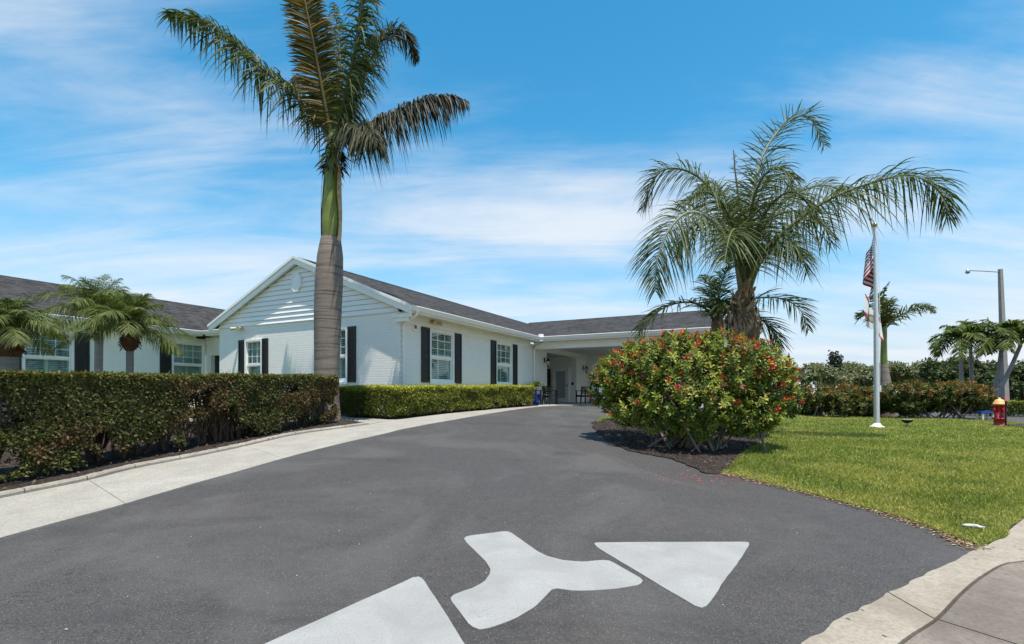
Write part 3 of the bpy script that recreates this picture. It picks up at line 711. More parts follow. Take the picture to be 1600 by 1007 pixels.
# octagonal vent
m = MB(); oc = [(4.45 + .27 * math.cos(R(22.5 + 45 * k)), 5.14 + .36 * math.sin(R(22.5 + 45 * k))) for k in range(8)]; ic = [(4.45 + (y - 4.45) * .82, 5.14 + (z - 5.14) * .85) for y, z in oc]
m.add([(-.10, y, z) for y, z in oc] + [(-.10, y, z) for y, z in ic] + [(0, y, z) for y, z in oc] + [(-.085, y, z) for y, z in ic],
      [(k, (k + 1) % 8, 8 + (k + 1) % 8, 8 + k) for k in range(8)] + [(k, (k + 1) % 8, 16 + (k + 1) % 8, 16 + k) for k in range(8)] + [(8 + k, 8 + (k + 1) % 8, 24 + (k + 1) % 8, 24 + k) for k in range(8)])
vent = part(m, 'gable_vent', M['white'])
m = MB(); m.add([(-.084, y, z) for y, z in ic], [tuple(range(8))]); part(m, 'vent_panel', M['white'], vent)

# roofs
def slab_roof(pts, th, name, mat):
    """pts: quad corners on the top surface"""
    m = MB(); lo = [(x, y, z - th) for x, y, z in pts]; n = len(pts)
    m.add(list(pts) + lo, [tuple(range(n)), tuple(range(n, 2 * n))[::-1]] + [(i, (i + 1) % n, n + (i + 1) % n, n + i) for i in range(n)])
    return part(m, name, mat)
slab_roof([(-.16, -.52, EAVE + .04), (18.6, -.52, EAVE + .04), (18.6, 4.4, RIDGE), (-.16, 4.4, RIDGE)], .10, 'roof', M['shingle_s'])
slab_roof([(-.16, 9.12, EAVE + .04), (18.6, 9.12, EAVE + .04), (18.6, 4.402, RIDGE), (-.16, 4.402, RIDGE)], .10, 'roof', M['shingle_s'])
PE = 9.27                                                   # porch eave
slab_roof([(PE, 4.2, EAVE + .05), (PE, -7.95, EAVE + .05), (18.1, -7.95, RIDGE + .02), (18.1, 4.2, RIDGE + .02)], .10, 'roof', M['shingle_w'])
slab_roof([(27.0, 4.2, EAVE + .05), (27.0, -7.95, EAVE + .05), (18.102, -7.95, RIDGE + .02), (18.102, 4.2, RIDGE + .02)], .10, 'roof', M['shingle_w'])
slab_roof([(-16.4, 11.18, EAVE + .04), (12, 11.18, EAVE + .04), (12, 17.0, RIDGE), (-16.4, 17.0, RIDGE)], .10, 'roof', M['shingle_s'])
slab_roof([(-16.4, 22.8, EAVE + .04), (12, 22.8, EAVE + .04), (12, 17.002, RIDGE), (-16.4, 17.002, RIDGE)], .10, 'roof', M['shingle_s'])
slab_roof([(.80, 8.9, EAVE + .03), (.80, 11.6, EAVE + .03), (6.4, 11.6, RIDGE + .1), (6.4, 8.9, RIDGE + .1)], .08, 'roof', M['shingle_w'])
# ridge caps
for a, b, w in ((-.18, 18.1, 4.4), (-16.4, 12, 17.0)):
    m = MB(); m.prism([(w - .16, RIDGE - .052), (w, RIDGE + .022), (w + .16, RIDGE - .052), (w, RIDGE - .03)], a, b, 'x'); part(m, 'ridge_cap', M['shingle_s'])
m = MB(); m.prism([(17.94, RIDGE - .01), (18.1, RIDGE + .045), (18.26, RIDGE - .01), (18.1, RIDGE - .02)], -7.97, 4.2, 'y'); part(m, 'ridge_cap', M['shingle_w'])
# rake boards
def rake(s0, s1, wa, za, wb, zb, h=.24):
    m = MB(); m.prism([(wa, za), (wb, zb), (wb, zb - h), (wa, za - h)], s0, s1, 'x'); return part(m, 'rake_board', M['white'])
rake(-.205, -.165, -.56, EAVE + .02, 4.4, RIDGE - .005); rake(-.204, -.166, 9.16, EAVE + .02, 4.402, RIDGE - .006)
rake(-.24, -.208, -.58, EAVE + .055, 4.4, RIDGE + .03, .09); rake(-.239, -.209, 9.18, EAVE + .055, 4.401, RIDGE + .029, .09)
for wa, wb in ((-.5, 4.4), (9.1, 4.402)):                    # soffit under the rake
    m = MB(); za, zb = EAVE - .10, RIDGE - .22; m.add([(-.164, wa, za), (-.164, wb, zb), (-.04, wb, zb), (-.04, wa, za)], [(0, 1, 2, 3)]); m.add([(-.164, wa, za + .02), (-.164, wb, zb + .02), (-.04, wb, zb + .02), (-.04, wa, za + .02)], [(3, 2, 1, 0)]); part(m, 'rake_soffit', M['white'])
# gable end of the porch roof
m = MB(); m.prism([(PE + .3, EAVE - .1), (18.1, RIDGE - .1), (26.7, EAVE - .1)], -7.60, -7.5, 'y'); part(m, 'gable_wall', M['siding'])
for a, b in ((PE - .05, 18.1), (27.05, 18.102)):
    m = MB(); m.prism([(a, EAVE + .04), (b, RIDGE + .03), (b, RIDGE - .22), (a, EAVE - .20)], -8.0, -7.955, 'y'); part(m, 'rake_board', M['white'])
# eaves: fascia, gutter, soffit, frieze
GUT = [(0, -.13), (-.075, -.13), (-.12, -.02), (-.135, 0), (-.125, .012), (-.11, 0), (0, 0)]
def eave_x(s0, s1, w, out, wallw, name='gutter'):
    """eave running along x; out=-1 when the overhang faces -y"""
    k = -out
    m = MB(); m.prism([(w - k * -0 + out * -.0 + (p if out < 0 else -p), EAVE + .02 + q) for p, q in GUT], s0, s1, 'x'); part(m, 'gutter', M['white'])
    m = MB(); m.box(s0, s1, w + k * .003, w + k * .03, EAVE - .17, EAVE - .062); part(m, 'fascia', M['white'])
    m = MB(); m.box(s0 + .02, s1, w + k * .032, wallw - k * .03, EAVE - .165, EAVE - .15); part(m, 'soffit', M['soffit'])
    m = MB(); m.box(s0 + .24, s1, wallw - k * .024, wallw - k * .002, 3.49, 3.72); m.box(s0 + .24, s1, wallw - k * .05, wallw - k * .026, 3.60, 3.735); part(m, 'frieze_board', M['white'])
eave_x(-.22, PE - .02, -.52, -1, 0.0)
eave_x(-16.4, .80, 11.18, -1, 11.7)
def eave_y(w0, w1, s, walls):
    m = MB(); m.prism([(s + p, EAVE + .025 + q) for p, q in GUT], w0, w1, 'y'); part(m, 'gutter', M['white'])
    m = MB(); m.box(s + .003, s + .03, w0, w1, EAVE - .17, EAVE - .06); part(m, 'fascia', M['white'])
    m = MB(); m.box(s + .032, walls - .03, w0, w1, EAVE - .166, EAVE - .151); part(m, 'soffit', M['soffit'])
part(MB().box(PE - .019, PE + .46, -.659, -.004, EAVE - .166, EAVE - .151), 'soffit', M['soffit']); part(MB().box(PE - .018, PE + .012, -.50, -.004, EAVE - .15, EAVE - .06), 'fascia', M['white'])
eave_y(-7.95, -.66, PE, PE + .5); eave_y(9.34, 11.04, .80, 1.25)
m = MB(); m.box(1.20, 1.248, 8.83, 11.66, 3.49, 3.72); part(m, 'frieze_board', M['white'])
# porch beam, ceiling, posts
m = MB(); m.box(PE + .43, PE + .75, -7.6, -.03, 3.42, 3.735); m.box(PE + .39, PE + .428, -7.6, -.03, 3.60, 3.73); part(m, 'porch_beam', M['white'])
m = MB(); m.box(PE + .752, 26.6, -7.5, -.002, 3.66, 3.70); part(m, 'porch_ceiling', M['stucco'])
for s, w in ((9.86, -7.35), (17.2, -7.35)):
    m = MB(); m.box(s - .2, s + .2, w - .2, w + .2, .30, 3.42); m.box(s - .25, s + .25, w - .25, w + .25, .30, .98); m.box(s - .24, s + .24, w - .24, w + .24, 3.28, 3.418); part(m, 'porch_post', M['white'])
# arched screen at the far side of the porch
def arch_wall():
    m = MB(); s0, s1 = 17.452, 17.70; ws = [(-2.9, -.35), (-6.9, -4.0)]
    top = 3.66; spring, rise = 3.10, .36
    edges = [0.0]
    def col(a, b): m.box(s0, s1, a, b, .45, top)
    col(-.35, .20); col(-4.0, -2.9); col(-7.4, -6.9)
    for a, b in ws:
        n = 16; pts = [(a + (b - a) * k / n, spring + rise * math.sin(math.pi * k / n) ** .6) for k in range(n + 1)]
        for k in range(n):
            (p, q), (r, t) = pts[k], pts[k + 1]
            m.add([(s0, p, q), (s0, r, t), (s0, r, top), (s0, p, top), (s1, p, q), (s1, r, t), (s1, r, top), (s1, p, top)], [(0, 1, 2, 3), (4, 7, 6, 5), (0, 4, 5, 1)])
    part(m, 'arched_screen', M['stucco'])
arch_wall()
m = MB(); m.box(31.0, 31.2, -9.5, 4.0, .3, 3.7); part(m, 'rear_wall', M['stucco'])
slab_roof([(30.6, 4.2, 3.8), (30.6, -9.7, 3.8), (34.5, -9.7, 5.0), (34.5, 4.2, 5.0)], .1, 'roof', M['shingle_w'])
# entrance recess with glazed door
m = MB(); m.box(15.602, 15.80, .222, 3.4, .4, 3.6); part(m, 'recess_wall', M['stucco'])
m = MB(); m.box(11.3, 15.60, 3.2, 3.38, .4, 3.6); m.box(11.10, 11.298, .222, 3.38, .4, 3.6); part(m, 'recess_wall', M['stucco'])
m = MB(); m.box(11.3, 15.6, .222, 3.2, 3.5, 3.58); part(m, 'recess_ceiling', M['stucco'])
d = MB(); t = .06
d.box(15.52, 15.60, .44, .50, FLOOR + .02, 2.86); d.box(15.52, 15.60, 1.40, 1.46, FLOOR + .02, 2.86); d.box(15.52, 15.60, .50, 1.40, 2.80, 2.86); d.box(15.56, 15.598, .505, 1.395, FLOOR + .03, 2.795)
door = part(d, 'door', M['white'])
m = MB(); m.box(15.548, 15.558, .66, 1.24, 1.08, 2.64); part(m, 'pane', M['frost'], door)
for k in range(6):
    m = MB(); y = .66 + .58 * (k + .5) / 6; m.box(15.542, 15.547, y - .006, y + .006, 1.08, 2.64); part(m, 'muntin', M['blind'], door)
m = MB(); m.box(15.50, 15.556, .54, .58, 1.72, 1.86, bev=.008); part(m, 'handle', M['blackmetal'], door)
m = MB(); m.box(15.55, 15.60, 1.62, 2.15, 1.66, 2.80); nb = part(m, 'notice_frame', M['blackmetal'])
m = MB(); m.box(15.54, 15.548, 1.69, 2.08, 1.74, 2.72); part(m, 'pane', simple('notice_glass', (.05, .055, .03), .15, var=.8, scale=5), nb)
m = MB(); m.box(15.57, 15.60, .16, .30, 1.82, 1.98, bev=.01); part(m, 'entry_keypad', M['blackmetal'])
# downspouts
def downspout(s, w_out):
    m = MB(); m.tube([(s, -.60, EAVE - .10), (s, -.56, EAVE - .22), (s, -.12, 3.50), (s, -.07, 3.38), (s, -.07, .62)], .045, 8); part(m, 'downspout', M['white'])
downspout(.12, 0); downspout(9.62, 0)
m = MB(); m.box(PE - .12, PE + .02, -.70, -.50, EAVE - .11, EAVE + .16, bev=.01); part(m, 'gutter_splash_guard', M['white'])
m = MB(); m.box(-.15, -.04, -.50, .16, EAVE - .30, EAVE - .172); m.box(-.12, -.04, -.40, .10, EAVE - .42, EAVE - .302); part(m, 'eave_return', M['white'])
# twin spotlights and strobe alarm
m = MB(); m.box(-.10, -.04, 7.35, 7.55, 3.70, 3.78); m.tube([(-.12, 7.38, 3.73), (-.30, 7.25, 3.70)], [.04, .065], 10); m.tube([(-.12, 7.52, 3.73), (-.30, 7.66, 3.70)], [.04, .065], 10); part(m, 'floodlight', M['tan'])
m = MB(); m.box(1.45, 1.75, -.12, -.052, 3.62, 3.70); m.tube([(1.5, -.13, 3.66), (1.42, -.30, 3.62)], [.04, .07], 10); m.tube([(1.7, -.13, 3.66), (1.80, -.30, 3.62)], [.04, .07], 10); part(m, 'floodlight', M['tan'])
m = MB(); m.box(.62, .78, -.05, -.002, 3.28, 3.46, bev=.01); al = part(m, 'fire_alarm', M['white'])
m = MB(); m.box(.66, .75, -.085, -.052, 3.36, 3.47, bev=.01); part(m, 'strobe', M['red'], al)
#SPLIT2

# ------------------------------------------------------------------ palms
def rings(P, n):
    return resamp3(P, n)
def resamp3(P, n):
    P = np.array(P); d = np.r_[0, np.cumsum(np.linalg.norm(np.diff(P, axis=0), axis=1))]; t = np.linspace(0, d[-1], n)
    return np.c_[np.interp(t, d, P[:, 0]), np.interp(t, d, P[:, 1]), np.interp(t, d, P[:, 2])], d[-1]
def frond_arrays(ctrl, n=80, ll=.8, lw=.03, fwd=.55, elev=(-.1, .5), droop=.45, bare=.14, col=((.03, .05, .015),), rcol=(.10, .10, .04), rr=(.03, .006), plume=False, tipf=.45, updir=None, seg=4, tear=0.0, colw=None):
    """a pinnate leaf along a 3D curve: rachis and two rows of drooping leaflets"""
    C = spline(ctrl, 14); C, Ltot = resamp3(C, 60)
    T = nrm(np.gradient(C, axis=0))
    side = np.cross(T, np.array([0, 0, 1.0])); bad = np.linalg.norm(side, axis=1) < .25
    if updir is not None: side = np.cross(T, np.array(updir, float))
    side = nrm(side)
    for i in range(1, len(side)):
        if np.dot(side[i], side[i - 1]) < 0: side[i] *= -1
    side = nrm(side * .5 + side.mean(0) * .5); side = nrm(side - T * (side * T).sum(1, keepdims=True))
    up = np.cross(side, T); up *= np.sign(up[:, 2:3].mean() + 1e-9)
    parts = []
    # rachis
    k = 5; rad = np.linspace(rr[0], rr[1], 60); a = np.arange(k) * 2 * math.pi / k
    V = C[:, None] + (side[:, None] * np.cos(a)[None, :, None] + up[:, None] * np.sin(a)[None, :, None]) * rad[:, None, None]
    i = (np.arange(59)[:, None] * k + np.arange(k)[None]); j = (np.arange(59)[:, None] * k + (np.arange(k)[None] + 1) % k)
    Tt = np.concatenate([np.stack([i, j, j + k], -1).reshape(-1, 3), np.stack([i, j + k, i + k], -1).reshape(-1, 3)])
    parts.append((V.reshape(-1, 3), Tt, np.tile(np.array(rcol), (60 * k, 1))))
    # leaflets
    m = n * 2; t = bare + (1 - bare) * (np.repeat(np.arange(n), 2) + rng.uniform(-.3, .3, m)) / (n - 1); t = np.clip(t, bare, .998)
    sg = np.tile([-1.0, 1.0], n)
    if tear: keep = rng.random(m) > tear; t = t[keep]; sg = sg[keep]; m = len(t)
    f = t * 59; i0 = np.minimum(f.astype(int), 58); fr = (f - i0)[:, None]
    base = C[i0] * (1 - fr) + C[i0 + 1] * fr; tt = T[i0]; ss = side[i0]; uu = up[i0]
    u = (t - bare) / (1 - bare)
    L = ll * (.42 + .58 * np.sin(np.pi * np.clip(u * .80 + .16, 0, 1))) * (1 - (1 - tipf) * np.clip((u - .75) / .25, 0, 1)) * rng.uniform(.82, 1.12, m)
    e = rng.uniform(elev[0], elev[1], m) if not plume else rng.choice([-.5, .1, .65, 1.0], m) + rng.uniform(-.22, .22, m)
    fw = fwd * (.75 + .9 * u) + rng.uniform(-.12, .12, m)
    d = nrm(ss * sg[:, None] * np.cos(e)[:, None] + uu * np.sin(e)[:, None] + tt * fw[:, None] + rng.normal(0, .07, (m, 3)))
    wdir = nrm(tt - d * (tt * d).sum(1, keepdims=True)); wdir = nrm(wdir + rng.normal(0, .35, (m, 3))); 
    q = np.linspace(0, 1, seg + 1); dr = droop * rng.uniform(.6, 1.4, m)
    wprof = np.sin(np.pi * (q * .86 + .14)) ** .7; wprof[-1] = .05
    P = base[:, None] + d[:, None] * (L[:, None] * q[None])[..., None]
    P = P + np.array([0, 0, -1.0]) * (dr * L)[:, None, None] * (q ** 2)[None, :, None]
    hw = (lw * .5 * rng.uniform(.8, 1.2, m))[:, None] * wprof[None]
    A = P - wdir[:, None] * hw[..., None]; B = P + wdir[:, None] * hw[..., None]
    V = np.stack([A, B], 2).reshape(m, -1, 3); nv = 2 * (seg + 1); o = (np.arange(m) * nv)[:, None]
    tri = []
    for s in range(seg): tri += [[2 * s, 2 * s + 1, 2 * s + 3], [2 * s, 2 * s + 3, 2 * s + 2]]
    Tt = (np.array(tri)[None] + o[..., None]).reshape(-1, 3)
    cc = pal(m, col, colw, .22)
    parts.append((V.reshape(-1, 3), Tt, np.repeat(cc, nv, axis=0)))
    return join_arr(parts)
def frond(root, ctrl, **kw):
    V, T, C = frond_arrays(ctrl, **kw); V = V - np.array(root.location)
    return link('frond', tri_mesh('frond', V, T, C), kw.get('mat', M['palm']), root)
def trunk(root, name, pts, rad, mat, n=18, sub=4, wob=0.0):
    C = spline([tuple(p) for p in pts], sub * 4); r = np.interp(np.linspace(0, 1, len(C)), np.linspace(0, 1, len(rad)), rad)
    if wob: r = r * (1 + wob * (rng.random(len(r)) - .5))
    m = MB(); o = Vector(root.location); m.tube([Vector(p) - o for p in C], list(r), n)
    return m.build(name, mat, root)
def fibres(root, name, c, n, ln, spread, col, mat):
    """dead hanging fibres round a crown"""
    a = rng.uniform(0, 2 * math.pi, n); p = np.c_[np.cos(a) * spread, np.sin(a) * spread, rng.uniform(-.25, .25, n)] + np.array(c)
    d = nrm(np.c_[np.cos(a) * .5, np.sin(a) * .5, rng.uniform(-1.3, -.2, n)]); V, T, C = scatter(p, d, rdir(n), ln * rng.uniform(.4, 1.1, n), .03, pal(n, col, None, .3))
    o = link(name, tri_mesh(name, V - np.array(root.location), T, C), mat, root); o['kind'] = 'stuff'; return o
def arch_ctrl(c, az, el, L, drop, k=5):
    """control points of an arching leaf starting at c"""
    d = np.array([math.cos(az) * math.cos(el), math.sin(az) * math.cos(el), math.sin(el)]); t = np.linspace(0, 1, k)
    P = np.array(c) + d[None] * (L * t)[:, None]; P[:, 2] -= drop * L * t ** 2.2; return [tuple(p) for p in P]

DARKG = ((.034, .052, .014), (.055, .076, .020), (.082, .105, .032), (.11, .125, .055))
def PXF(pts, Y0):
    """photo pixels plus depth offsets from the palm's own depth"""
    return [tuple(at(x, y, Y0 + d)) for x, y, d in pts]

def royal_palm():
    Y = 13.0; x, y = gx(511, Y); root = empty('royal_palm', (x, y, tz(x, y)))
    tag(root, 'tall palm with thick grey ringed trunk and green crownshaft in front of the white gable', 'palm tree')
    pts = [at(p, q, Y) for p, q in ((509, 664), (509.5, 640), (510, 600), (511, 560), (512, 500), (514, 440), (516, 400), (517, 371))]
    pts[0].z = tz(x, y) - .05
    rp = [24, 21, 18.6, 18.8, 20.3, 21.0, 19.2, 14.6]; trunk(root, 'trunk', pts, [r / F * Y for r in rp], M['royal_bark'], 28, 5, .012)
    cp = [at(p, q, Y) for p, q in ((517, 371), (517.5, 350), (517.5, 320), (518, 290), (519, 262), (520, 235), (522, 205))]
    trunk(root, 'crownshaft', cp, [r / F * Y for r in (13.0, 14.2, 13.6, 12.2, 11.2, 10.5, 7)], M['shaft'], 20, 4)
    # split dry sheath hugging the shaft
    for sgn in (-1, 1):
        m = MB(); o = Vector(root.location); vs_ = []; nS = 10
        for k in range(nS + 1):
            t = k / nS; q = 378 - 118 * t; c = at(517.6 + t * 1.5, q, Y); rr_ = (15.2 + 1.6 * math.sin(t * 3)) / F * Y * (1 - .10 * t)
            for j in range(5):
                a = (0 if sgn > 0 else math.pi) + sgn * (-.62 + j * .17 + .12 * math.sin(t * 7)); vs_.append(c + Vector((math.cos(a) * rr_, math.sin(a) * rr_, 0)) - o)
        m.add(vs_, [(k * 5 + j, k * 5 + j + 1, (k + 1) * 5 + j + 1, (k + 1) * 5 + j) for k in range(nS) for j in range(4)], smooth=True); m.build('dry_sheath', M['sheath'], root)
    fibres(root, 'dead_fibres', at(519, 250, Y), 90, .42, .17, ((.07, .045, .035), (.13, .085, .06), (.05, .06, .03)), M['litter'])
    fibres(root, 'dead_fibres', at(521, 225, Y), 60, .5, .13, ((.035, .03, .02), (.05, .05, .025)), M['litter'])
    D = dict(n=290, ll=.76, lw=.042, plume=True, droop=1.0, bare=.10, fwd=.5, col=DARKG, rcol=(.10, .11, .045), rr=(.055, .010), seg=5)
    frond(root, PXF([(520, 225, 0), (497, 190, .1), (462, 150, .3), (415, 112, .5), (370, 72, .7), (315, 32, .9), (262, 22, 1.1)], Y), **{**D, 'll': .86, 'tipf': .85, 'n': 320})
    frond(root, PXF([(518, 220, 0), (508, 165, -.15), (497, 105, -.3), (485, 45, -.5), (470, -20, -.6), (448, -60, -.6)], Y), **{**D, 'col': ((.14, .10, .022), (.10, .085, .02), (.18, .12, .03), (.05, .05, .015)), 'rcol': (.20, .15, .06), 'updir': (.25, -1, .25), 'plume': False, 'elev': (-.15, .35), 'll': .72, 'droop': .25})
    frond(root, PXF([(522, 225, 0), (534, 175, -.3), (546, 120, -.6), (558, 60, -.8), (566, 0, -.9), (575, -60, -.9)], Y), **{**D, 'updir': (-.3, -1, .3), 'n': 260, 'll': .82})
    frond(root, PXF([(524, 222, 0), (548, 165, .5), (578, 95, .9), (606, 52, 1.2), (632, 52, 1.5), (650, 92, 1.6)], Y), **{**D, 'col': ((.05, .045, .03), (.09, .07, .05), (.045, .06, .025)), 'droop': .7})
    frond(root, PXF([(526, 226, 0), (556, 206, .2), (600, 184, .3), (650, 162, .4), (700, 150, .5), (730, 160, .5)], Y), **{**D, 'col': ((.022, .025, .016), (.05, .048, .03), (.085, .08, .06)), 'droop': 1.5, 'll': .60, 'n': 320, 'lw': .036})
    frond(root, PXF([(525, 225, 0), (545, 203, -.4), (563, 198, -.8), (580, 208, -1.1), (590, 226, -1.3)], Y), **{**D, 'n': 170, 'll': .6, 'droop': 1.4, 'col': ((.022, .03, .014), (.045, .055, .02), (.06, .055, .03))})
    frond(root, PXF([(520, 225, 0), (505, 195, .6), (490, 150, 1.3), (470, 125, 2.0), (455, 130, 2.6)], Y), **{**D, 'n': 160, 'll': .7, 'col': ((.10, .07, .045), (.06, .05, .03))})
    frond(root, PXF([(523, 225, 0), (530, 170, .7), (533, 110, 1.4), (528, 50, 1.8), (522, 5, 2.0)], Y), **{**D, 'n': 200})
royal_palm()

QG = ((.040, .062, .018), (.060, .085, .026), (.085, .110, .038), (.11, .13, .06))
def boot(root, c, prof, Y, n=16):
    """bulging mass of old leaf bases with overlapping scales"""
    m = MB(); o = Vector(root.location); cc = Vector(c) - o
    m.lathe([(r, z) for r, z in prof], 16, cc); b = m.build('trunk_boot', M['boot'], root)
    k = 260; a = rng.uniform(0, 6.283, k); z = rng.uniform(prof[0][1], prof[-1][1], k); r = np.interp(z, [p[1] for p in prof], [p[0] for p in prof]); ou = np.c_[np.cos(a), np.sin(a), np.zeros(k)]
    P = np.c_[np.cos(a) * r * .96, np.sin(a) * r * .96, z] + np.array(cc); al = np.array([0, 0, 1.0]) + ou * .22 + np.c_[-np.sin(a), np.cos(a), np.zeros(k)] * rng.normal(0, .7, (k, 1)) + rng.normal(0, .12, (k, 3))
    V, T, C = scatter(P, al, ou + rng.normal(0, .2, (k, 3)), rng.uniform(.18, .42, k), rng.uniform(.04, .11, k), pal(k, ((.30, .20, .12), (.42, .29, .18), (.18, .115, .075), (.48, .37, .25)), None, .25), LEAF6)
    o2 = link('leaf_bases', tri_mesh('leaf_bases', V, T, C), M['litter'], root); o2['kind'] = 'stuff'
def queen_palm():
    Y = 12.2; x, y = gx(1163, Y); root = empty('queen_palm', (x, y, tz(x, y)))
    tag(root, 'large feathery palm with bulging brown trunk rising behind the red-flowering shrub', 'palm tree')
    b = at(1162, 525, Y); trunk(root, 'trunk', [(x, y, tz(x, y) - .05), (b.x, b.y, .9), (b.x, b.y, b.z)], [.30, .27, .30], M['brown_bark'], 16)
    boot(root, at(1162, 528, Y), [(.28, -.25), (.34, .05), (.34, .30), (.25, .52), (.19, .72), (.15, .95)], Y)
    trunk(root, 'crown_stem', [at(1163, 475, Y), at(1163, 440, Y), at(1165, 405, Y)], [.15, .13, .07], M['boot'], 14)
    D = dict(n=170, ll=.95, lw=.023, elev=(-.55, 1.0), droop=.62, bare=.16, fwd=.6, col=QG, rcol=(.16, .17, .075), rr=(.06, .010), seg=5)
    frond(root, PXF([(1170, 455, 0), (1190, 405, -.1), (1228, 360, -.3), (1290, 315, -.5), (1360, 287, -.7), (1425, 275, -.8), (1470, 302, -.8), (1480, 340, -.8)], Y), **{**D, 'n': 190, 'll': 1.1, 'elev': (-.6, 1.1), 'lw': .028, 'droop': .8})
    frond(root, PXF([(1163, 440, 0), (1167, 370, .3), (1176, 300, .6), (1196, 235, .8), (1232, 190, .9), (1265, 183, .9), (1288, 228, .9)], Y), **{**D, 'updir': (-.7, -.7, .5), 'droop': .28, 'll': .92, 'rcol': (.35, .36, .27), 'lw': .024})
    frond(root, PXF([(1160, 440, 0), (1146, 370, .3), (1118, 305, .6), (1075, 268, .8), (1030, 270, .9), (1004, 325, 1.0)], Y), **D)
    frond(root, PXF([(1157, 455, 0), (1146, 395, -.5), (1118, 350, -1.1), (1078, 332, -1.6), (1045, 360, -1.9), (1026, 410, -2.0), (1024, 455, -2.0)], Y), **{**D, 'updir': (0, -.8, .6), 'rcol': (.30, .31, .24)})
    frond(root, PXF([(1162, 440, 0), (1150, 360, .9), (1128, 300, 1.7), (1104, 285, 2.3), (1085, 310, 2.6)], Y), **D)
    frond(root, PXF([(1166, 440, 0), (1180, 370, -.4), (1205, 320, -.8), (1240, 300, -1.2), (1275, 330, -1.4)], Y), **{**D, 'n': 80})
    frond(root, PXF([(1166, 440, 0), (1188, 365, .8), (1232, 310, 1.6), (1290, 290, 2.2), (1330, 310, 2.5)], Y), **D)
    frond(root, PXF([(1164, 445, 0), (1158, 390, -.8), (1150, 360, -1.6), (1140, 370, -2.2), (1132, 410, -2.6)], Y), **{**D, 'n': 70})
    frond(root, PXF([(1166, 445, 0), (1185, 400, .9), (1215, 372, 1.6), (1245, 385, 2.1), (1262, 425, 2.4)], Y), **{**D, 'n': 70})
    frond(root, PXF([(1164, 440, 0), (1160, 350, .1), (1150, 280, .2), (1146, 235, .2)], Y), **{**D, 'n': 24, 'll': .35, 'lw': .02, 'bare': .55})
    for p in ([(1166, 440, 0), (1176, 385, .3), (1200, 345, .5), (1240, 330, .6), (1280, 345, .7), (1300, 380, .7)], [(1163, 440, 0), (1170, 350, -.6), (1185, 290, -1.0), (1212, 262, -1.4), (1245, 280, -1.6)],
              [(1160, 440, 0), (1140, 380, .5), (1108, 350, .9), (1075, 360, 1.2), (1058, 400, 1.3)], [(1161, 440, 0), (1150, 370, -.3), (1128, 318, -.6), (1098, 300, -.9), (1066, 318, -1.1)], [(1165, 440, 0), (1190, 395, -.7), (1225, 380, -1.3), (1255, 400, -1.7)], [(1165, 440, 0), (1172, 360, 1.0), (1190, 300, 1.7), (1215, 275, 2.2), (1240, 300, 2.5)]):
        frond(root, PXF(p, Y), **{**D, 'n': 120})
queen_palm()
def small_queen():
    Y = 14.0; x, y = gx(1120, Y); root = empty('queen_palm', (x, y, tz(x, y)))
    tag(root, 'smaller feathery palm just left of the big bulging-trunk palm, before the porch roof', 'palm tree')
    b = at(1121, 512, Y); trunk(root, 'trunk', [(x, y, tz(x, y) - .05), (b.x, b.y, 1.2), (b.x, b.y, b.z), tuple(at(1121, 490, Y))], [.20, .17, .17, .10], M['brown_bark'], 14)
    D = dict(n=75, ll=.75, lw=.032, elev=(-.2, .7), droop=.4, bare=.2, fwd=.7, col=((.05, .075, .018), (.08, .105, .03), (.035, .055, .016)), rcol=(.09, .11, .04), rr=(.035, .008))
    frond(root, PXF([(1118, 508, 0), (1105, 485, -.2), (1080, 473, -.4), (1045, 478, -.6), (1012, 500, -.7), (996, 528, -.7)], Y), **D)
    frond(root, PXF([(1121, 500, 0), (1122, 465, .1), (1130, 435, .2), (1140, 415, .2)], Y), **{**D, 'bare': .05})
    frond(root, PXF([(1120, 500, 0), (1114, 470, .4), (1108, 440, .8), (1100, 430, 1.0)], Y), **{**D, 'bare': .05})
    frond(root, PXF([(1123, 505, 0), (1140, 484, .4), (1175, 468, .7), (1215, 466, .9), (1248, 482, 1.0), (1263, 515, 1.0)], Y), **{**D, 'll': .85})
    frond(root, PXF([(1124, 508, 0), (1150, 494, -.1), (1180, 495, -.2), (1205, 515, -.3), (1214, 545, -.3)], Y), **D)
    frond(root, PXF([(1121, 505, 0), (1124, 480, -.6), (1130, 470, -1.2), (1138, 485, -1.6)], Y), **D)
small_queen()

